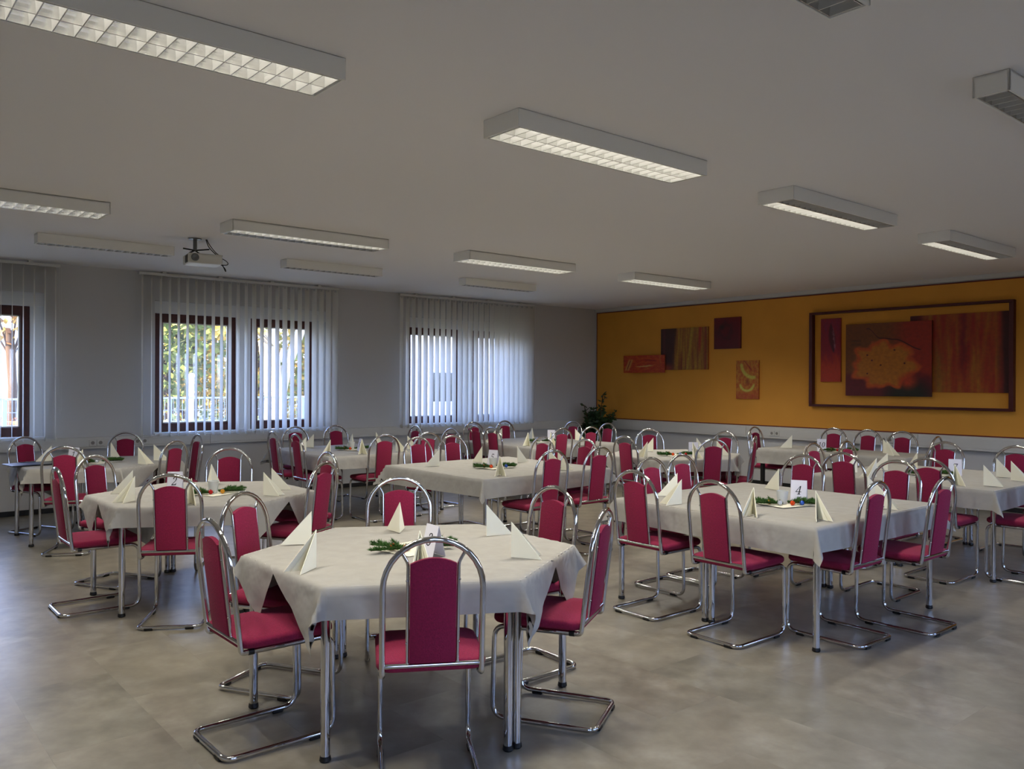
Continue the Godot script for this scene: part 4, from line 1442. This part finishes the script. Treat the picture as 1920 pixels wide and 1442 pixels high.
# ------------------------------------------------------------------ outside
func tree(label: String, x: float, d: float, trunk_r: float, trunk_h: float, blobs: Array, leaf: Material, leaf2: Material, bark: Material, seed_: int, fork := false) -> void:
	var g := RandomNumberGenerator.new()
	g.seed = seed_
	var t := thing("tree", label, "tree", P(x, GROUND, d), 0, "trees beyond the fence")
	var m := MB.new()
	if fork:
		m.tube(PackedVector3Array([Vector3(0, -0.05, 0), Vector3(0.03, 1.2, 0), Vector3(-0.22, 3.2, 0), Vector3(-0.5, trunk_h, 0)]), trunk_r, 10)
		m.tube(PackedVector3Array([Vector3(0.02, 0.8, 0), Vector3(0.25, 2.2, 0.1), Vector3(0.75, 3.6, 0.2), Vector3(0.95, trunk_h, 0.2)]), trunk_r * 0.75, 10)
	else:
		m.tube(PackedVector3Array([Vector3(0, -0.05, 0), Vector3(0.05, trunk_h * 0.5, 0), Vector3(-0.05, trunk_h, 0)]), trunk_r, 10)
	obj("trunk", m, bark, t)
	m = MB.new()
	for b in blobs:
		for k in 4:
			var c := Vector3(b[0], b[1], b[2])
			var e: Vector3 = c + random_dir(g) * b[3] * 0.8
			m.tube(PackedVector3Array([Vector3(0, minf(trunk_h, b[1]) * 0.75, 0), (c + e) * 0.5 + Vector3(0, 0.1, 0), e]), 0.025, 5)
	obj("branches", m, bark, t)
	for part in [[leaf, 0.62], [leaf2, 0.38]]:
		var f := MB.new()
		for b in blobs:
			for k in int(b[4] * part[1]):
				var c: Vector3 = Vector3(b[0], b[1], b[2]) + random_dir(g) * b[3] * pow(g.randf(), 0.45) * Vector3(1, 1, 0.8)
				var dir := random_dir(g)
				leaf_quad(f, c, dir, dir.cross(random_dir(g)).normalized(), g.randf_range(0.16, 0.30), g.randf_range(0.06, 0.11))
		obj("foliage", f, part[0], t).set_meta("kind", "stuff")

func build_outside() -> void:
	var grass := std(Color(0.34, 0.35, 0.25), 0.95)
	grass.albedo_texture = noise_tex(128, 0.03, 61, Color(0.7, 0.7, 0.65), Color(1, 1, 1))
	tri_scale(grass, 0.3)
	var m := MB.new()
	m.span(P(-30, GROUND - 0.3, WALL_D + 0.37), P(60, GROUND, 80))
	struct("ground", m, grass)
	m = MB.new()
	m.span(P(-30, GROUND - 0.01, 17.2), P(60, GROUND + 0.015, 19.6))
	struct("road", m, std(Color(0.42, 0.41, 0.40), 0.9))
	# double-rod mesh fence
	var wire := std(Color(0.80, 0.81, 0.82), 0.5)
	var t := thing("mesh_fence", "pale metal mesh fence outside the windows", "fence", P(3.5, GROUND, 15.0))
	var top := 1.24 - GROUND
	for k in 6:
		var x := -6.25 + k * 2.5
		m = MB.new()
		m.bevel_box(Vector3(x, top * 0.5 + 0.01, 0), Vector3(0.06, top + 0.02, 0.04), 0.004)
		obj("post", m, wire, t)
		if k == 5: continue
		m = MB.new()
		for q in 49:
			m.box(Vector3(x + 0.05 + q * 0.05, top * 0.5 + 0.03, 0.03), Vector3(0.006, top - 0.05, 0.006))
		for q in 8:
			m.box(Vector3(x + 1.25, 0.08 + q * 0.2, 0.037), Vector3(2.44, 0.009, 0.007))
			m.box(Vector3(x + 1.25, 0.08 + q * 0.2, 0.023), Vector3(2.44, 0.009, 0.007))
		m.box(Vector3(x + 1.25, top, 0.03), Vector3(2.46, 0.03, 0.03))
		obj("mesh_panel", m, wire, t)
	t = thing("white_post", "white round post standing beyond the mesh fence", "post", P(6.79, GROUND, 19.9))
	m = MB.new()
	m.tube(PackedVector3Array([Vector3(0, 0, 0), Vector3(0, 1.86 - GROUND - 0.2, 0)]), 0.06, 14)
	obj("shaft", m, wire, t)
	m = MB.new()
	m.ball(Vector3(0, 1.66 - GROUND, 0), 0.075, 8, 12)
	obj("head", m, wire, t)
	var green := std(Color(0.36, 0.42, 0.15), 0.8)
	var olive := std(Color(0.50, 0.52, 0.24), 0.8)
	var gold := std(Color(0.74, 0.60, 0.24), 0.8)
	var rust := std(Color(0.58, 0.36, 0.20), 0.8)
	var pale := std(Color(0.78, 0.73, 0.65), 0.9)
	for lm in [green, olive, gold, rust]:
		lm.backlight_enabled = true
		lm.backlight = Color(0.4, 0.4, 0.3)
	tree("bushy olive green tree beyond the fence, middle window left", 8.0, 25.5, 0.13, 2.4, [[-0.4, 2.2, 0, 1.5, 900], [0.5, 3.4, 0.3, 1.6, 900], [-0.9, 4.4, 0, 1.5, 800], [0.4, 5.3, 0, 1.4, 700]], green, olive, M.bark, 1)
	tree("golden leaved tree beyond the fence, middle window left", 9.6, 28.0, 0.12, 3.0, [[0.0, 2.0, 0, 1.2, 600], [0.2, 3.6, 0.2, 1.5, 700], [-0.3, 5.0, 0, 1.6, 800]], gold, olive, M.bark, 2)
	tree("pale forked trunk tree beyond the fence, middle window right", 10.3, 23.0, 0.20, 5.0, [[-0.6, 4.8, 0, 1.2, 400], [0.9, 5.2, 0, 1.2, 400], [-1.5, 3.6, 1.0, 0.9, 300]], gold, olive, pale, 3, true)
	tree("second pale forked tree further back, middle window right", 12.9, 29.5, 0.18, 5.2, [[-0.4, 5.0, 0, 1.0, 300], [0.7, 5.4, 0, 1.2, 400]], gold, olive, pale, 6, true)
	tree("tall yellow hedge tree beyond the fence, middle window right edge", 12.75, 25.4, 0.12, 3.0, [[0, 1.2, 0, 1.2, 900], [0.1, 2.6, 0, 1.3, 900], [0, 4.0, 0, 1.2, 800], [0.1, 5.2, 0, 1.1, 600]], gold, olive, M.bark, 4)
	tree("broad olive tree further back, middle window right", 14.4, 34.0, 0.16, 3.0, [[-1.2, 1.6, 0, 1.7, 900], [1.0, 1.8, 0, 1.7, 900], [-1.2, 4.0, 0, 1.8, 900], [1.0, 4.3, 0, 1.8, 900], [0, 6.2, 0, 1.9, 800]], olive, gold, M.bark, 7)
	tree("broad golden tree further back, middle window left", 11.2, 34.0, 0.16, 3.0, [[-1.2, 1.6, 0, 1.7, 900], [1.0, 1.8, 0, 1.7, 900], [-1.2, 4.0, 0, 1.8, 900], [1.0, 4.3, 0, 1.8, 900], [0, 6.2, 0, 1.9, 800]], gold, green, M.bark, 8)
	tree("rusty autumn tree beyond the fence, seen through the left window", 4.2, 27.0, 0.12, 3.2, [[0.4, 4.3, 0, 1.6, 600], [-1.0, 5.2, 0, 1.5, 500]], gold, rust, M.bark, 5)
	# low clipped hedges behind the road
	for h in [["reddish brown clipped hedge below the far house", -2.0, 5.0, 22.0, 0.85, rust, 81], ["green clipped hedge below the olive tree", 5.4, 9.6, 22.4, 0.7, olive, 82]]:
		var o := thing("hedge", h[0], "hedge", P((h[1] + h[2]) * 0.5, GROUND, h[3]))
		var w: float = h[2] - h[1]
		m = MB.new()
		m.bevel_box(Vector3(0, h[4] * 0.5, 0), Vector3(w, h[4], 0.6), 0.15)
		obj("core", m, h[5], o)
		var g := RandomNumberGenerator.new()
		g.seed = h[6]
		var f := MB.new()
		for k in 1800:
			var c := Vector3(g.randf_range(-w * 0.5, w * 0.5), g.randf_range(0.05, h[4] + 0.06), g.randf_range(-0.34, 0.34))
			if absf(c.z) < 0.26 and c.y < h[4] - 0.05: c.z = 0.32 * signf(c.z)
			var dir := random_dir(g)
			leaf_quad(f, c, dir, dir.cross(random_dir(g)).normalized(), 0.10, 0.04)
		obj("foliage", f, h[5], o).set_meta("kind", "stuff")
	house("pale rendered house across the road, through the right window", 17.6, 31.0, 27.5, 6.4, Color(0.93, 0.88, 0.84))
	house("white house far off, through the left window", -4.0, 6.0, 36.0, 4.6, Color(0.95, 0.91, 0.84))

func house(label: String, xa: float, xb: float, d: float, h: float, c: Color) -> void:
	var o := thing("house", label, "house", P((xa + xb) * 0.5, GROUND, d), 0, "houses across the road")
	var w := xb - xa
	var m := MB.new()
	m.span(Vector3(-w * 0.5, 0, -6), Vector3(w * 0.5, h, 0))
	obj("wall", m, std(c, 0.9), o)
	m = MB.new()
	var pr := [Vector3(-w * 0.5 - 0.4, h, 0.5), Vector3(w * 0.5 + 0.4, h, 0.5), Vector3(w * 0.5 + 0.4, h + 2.6, -3), Vector3(-w * 0.5 - 0.4, h + 2.6, -3), Vector3(-w * 0.5 - 0.4, h, -6.5), Vector3(w * 0.5 + 0.4, h, -6.5)]
	m.flat_quad(pr[0], pr[1], pr[2], pr[3], Vector3(0, 1, 1))
	m.flat_quad(pr[4], pr[5], pr[2], pr[3], Vector3(0, 1, -1))
	m.flat_quad(pr[0], pr[1], pr[5], pr[4], Vector3.DOWN)
	m.flat_tri(pr[0], pr[3], pr[4], Vector3.LEFT)
	m.flat_tri(pr[1], pr[2], pr[5], Vector3.RIGHT)
	obj("roof", m, std(Color(0.48, 0.25, 0.19), 0.8), o)
	var n := int(w / 2.8)
	for k in n:
		for fl in 2:
			if h < 5.0 and fl == 1: continue
			var x := -w * 0.5 + w * (k + 0.5) / n
			var y := 1.6 + fl * 2.7
			var win := Node3D.new()
			win.name = "window"
			o.add_child(win, true)
			win.position = Vector3(x, y, 0.02)
			m = MB.new()
			m.span(Vector3(-0.6, -0.65, -0.02), Vector3(0.6, -0.58, 0.04)); m.span(Vector3(-0.6, 0.58, -0.02), Vector3(0.6, 0.65, 0.04))
			m.span(Vector3(-0.6, -0.58, -0.02), Vector3(-0.53, 0.58, 0.04)); m.span(Vector3(0.53, -0.58, -0.02), Vector3(0.6, 0.58, 0.04)); m.span(Vector3(-0.03, -0.58, -0.02), Vector3(0.03, 0.58, 0.04))
			obj("frame", m, M.reveal, win)
			m = MB.new()
			m.span(Vector3(-0.53, -0.58, -0.015), Vector3(-0.03, 0.58, 0.01)); m.span(Vector3(0.03, -0.58, -0.015), Vector3(0.53, 0.58, 0.01))
			obj("pane", m, M.lens, win)

# ------------------------------------------------------------------
func _ready() -> void:
	rng.seed = 20240
	setup_view()
	make_materials()
	build_room()
	var names := ["white vertical blind at the left window, cut by the photo's edge", "white vertical blind with open slats at the middle window", "white vertical blind at the right window, slats looking nearly closed"]
	for i in 3: build_blind(i, names[i])
	var two := light_proto(true)
	var one := light_proto(false)
	for r in LIGHTS:
		build_light(two if r[0] else one, r[1], r[2], r[3], r[4], "double tube ceiling lights" if r[0] else "slim single tube ceiling lights")
	build_tables()
	var proto: Node3D = null
	for r in CHAIRS:
		var place: String = r[4]
		var label := "magenta chrome chair at %s, %s side" % [WHO[r[0]], place]
		if r[5]: label += ", " + r[5]
		var o: Node3D
		if proto == null:
			proto = make_chair(label)
			o = proto
		else:
			o = copy(proto, "cantilever_chair")
		o.position = P(r[2], 0, r[3])
		o.rotation.y = facing(r[1]) + (0.0 if r[0] in [2, 3, 4] else rng.randf_range(-0.07, 0.07))
		tag(o, label, "chair", "magenta chairs round the tables")
	build_settings()
	build_tray()
	build_pictures()
	build_projector()
	build_plant()
	build_outside()
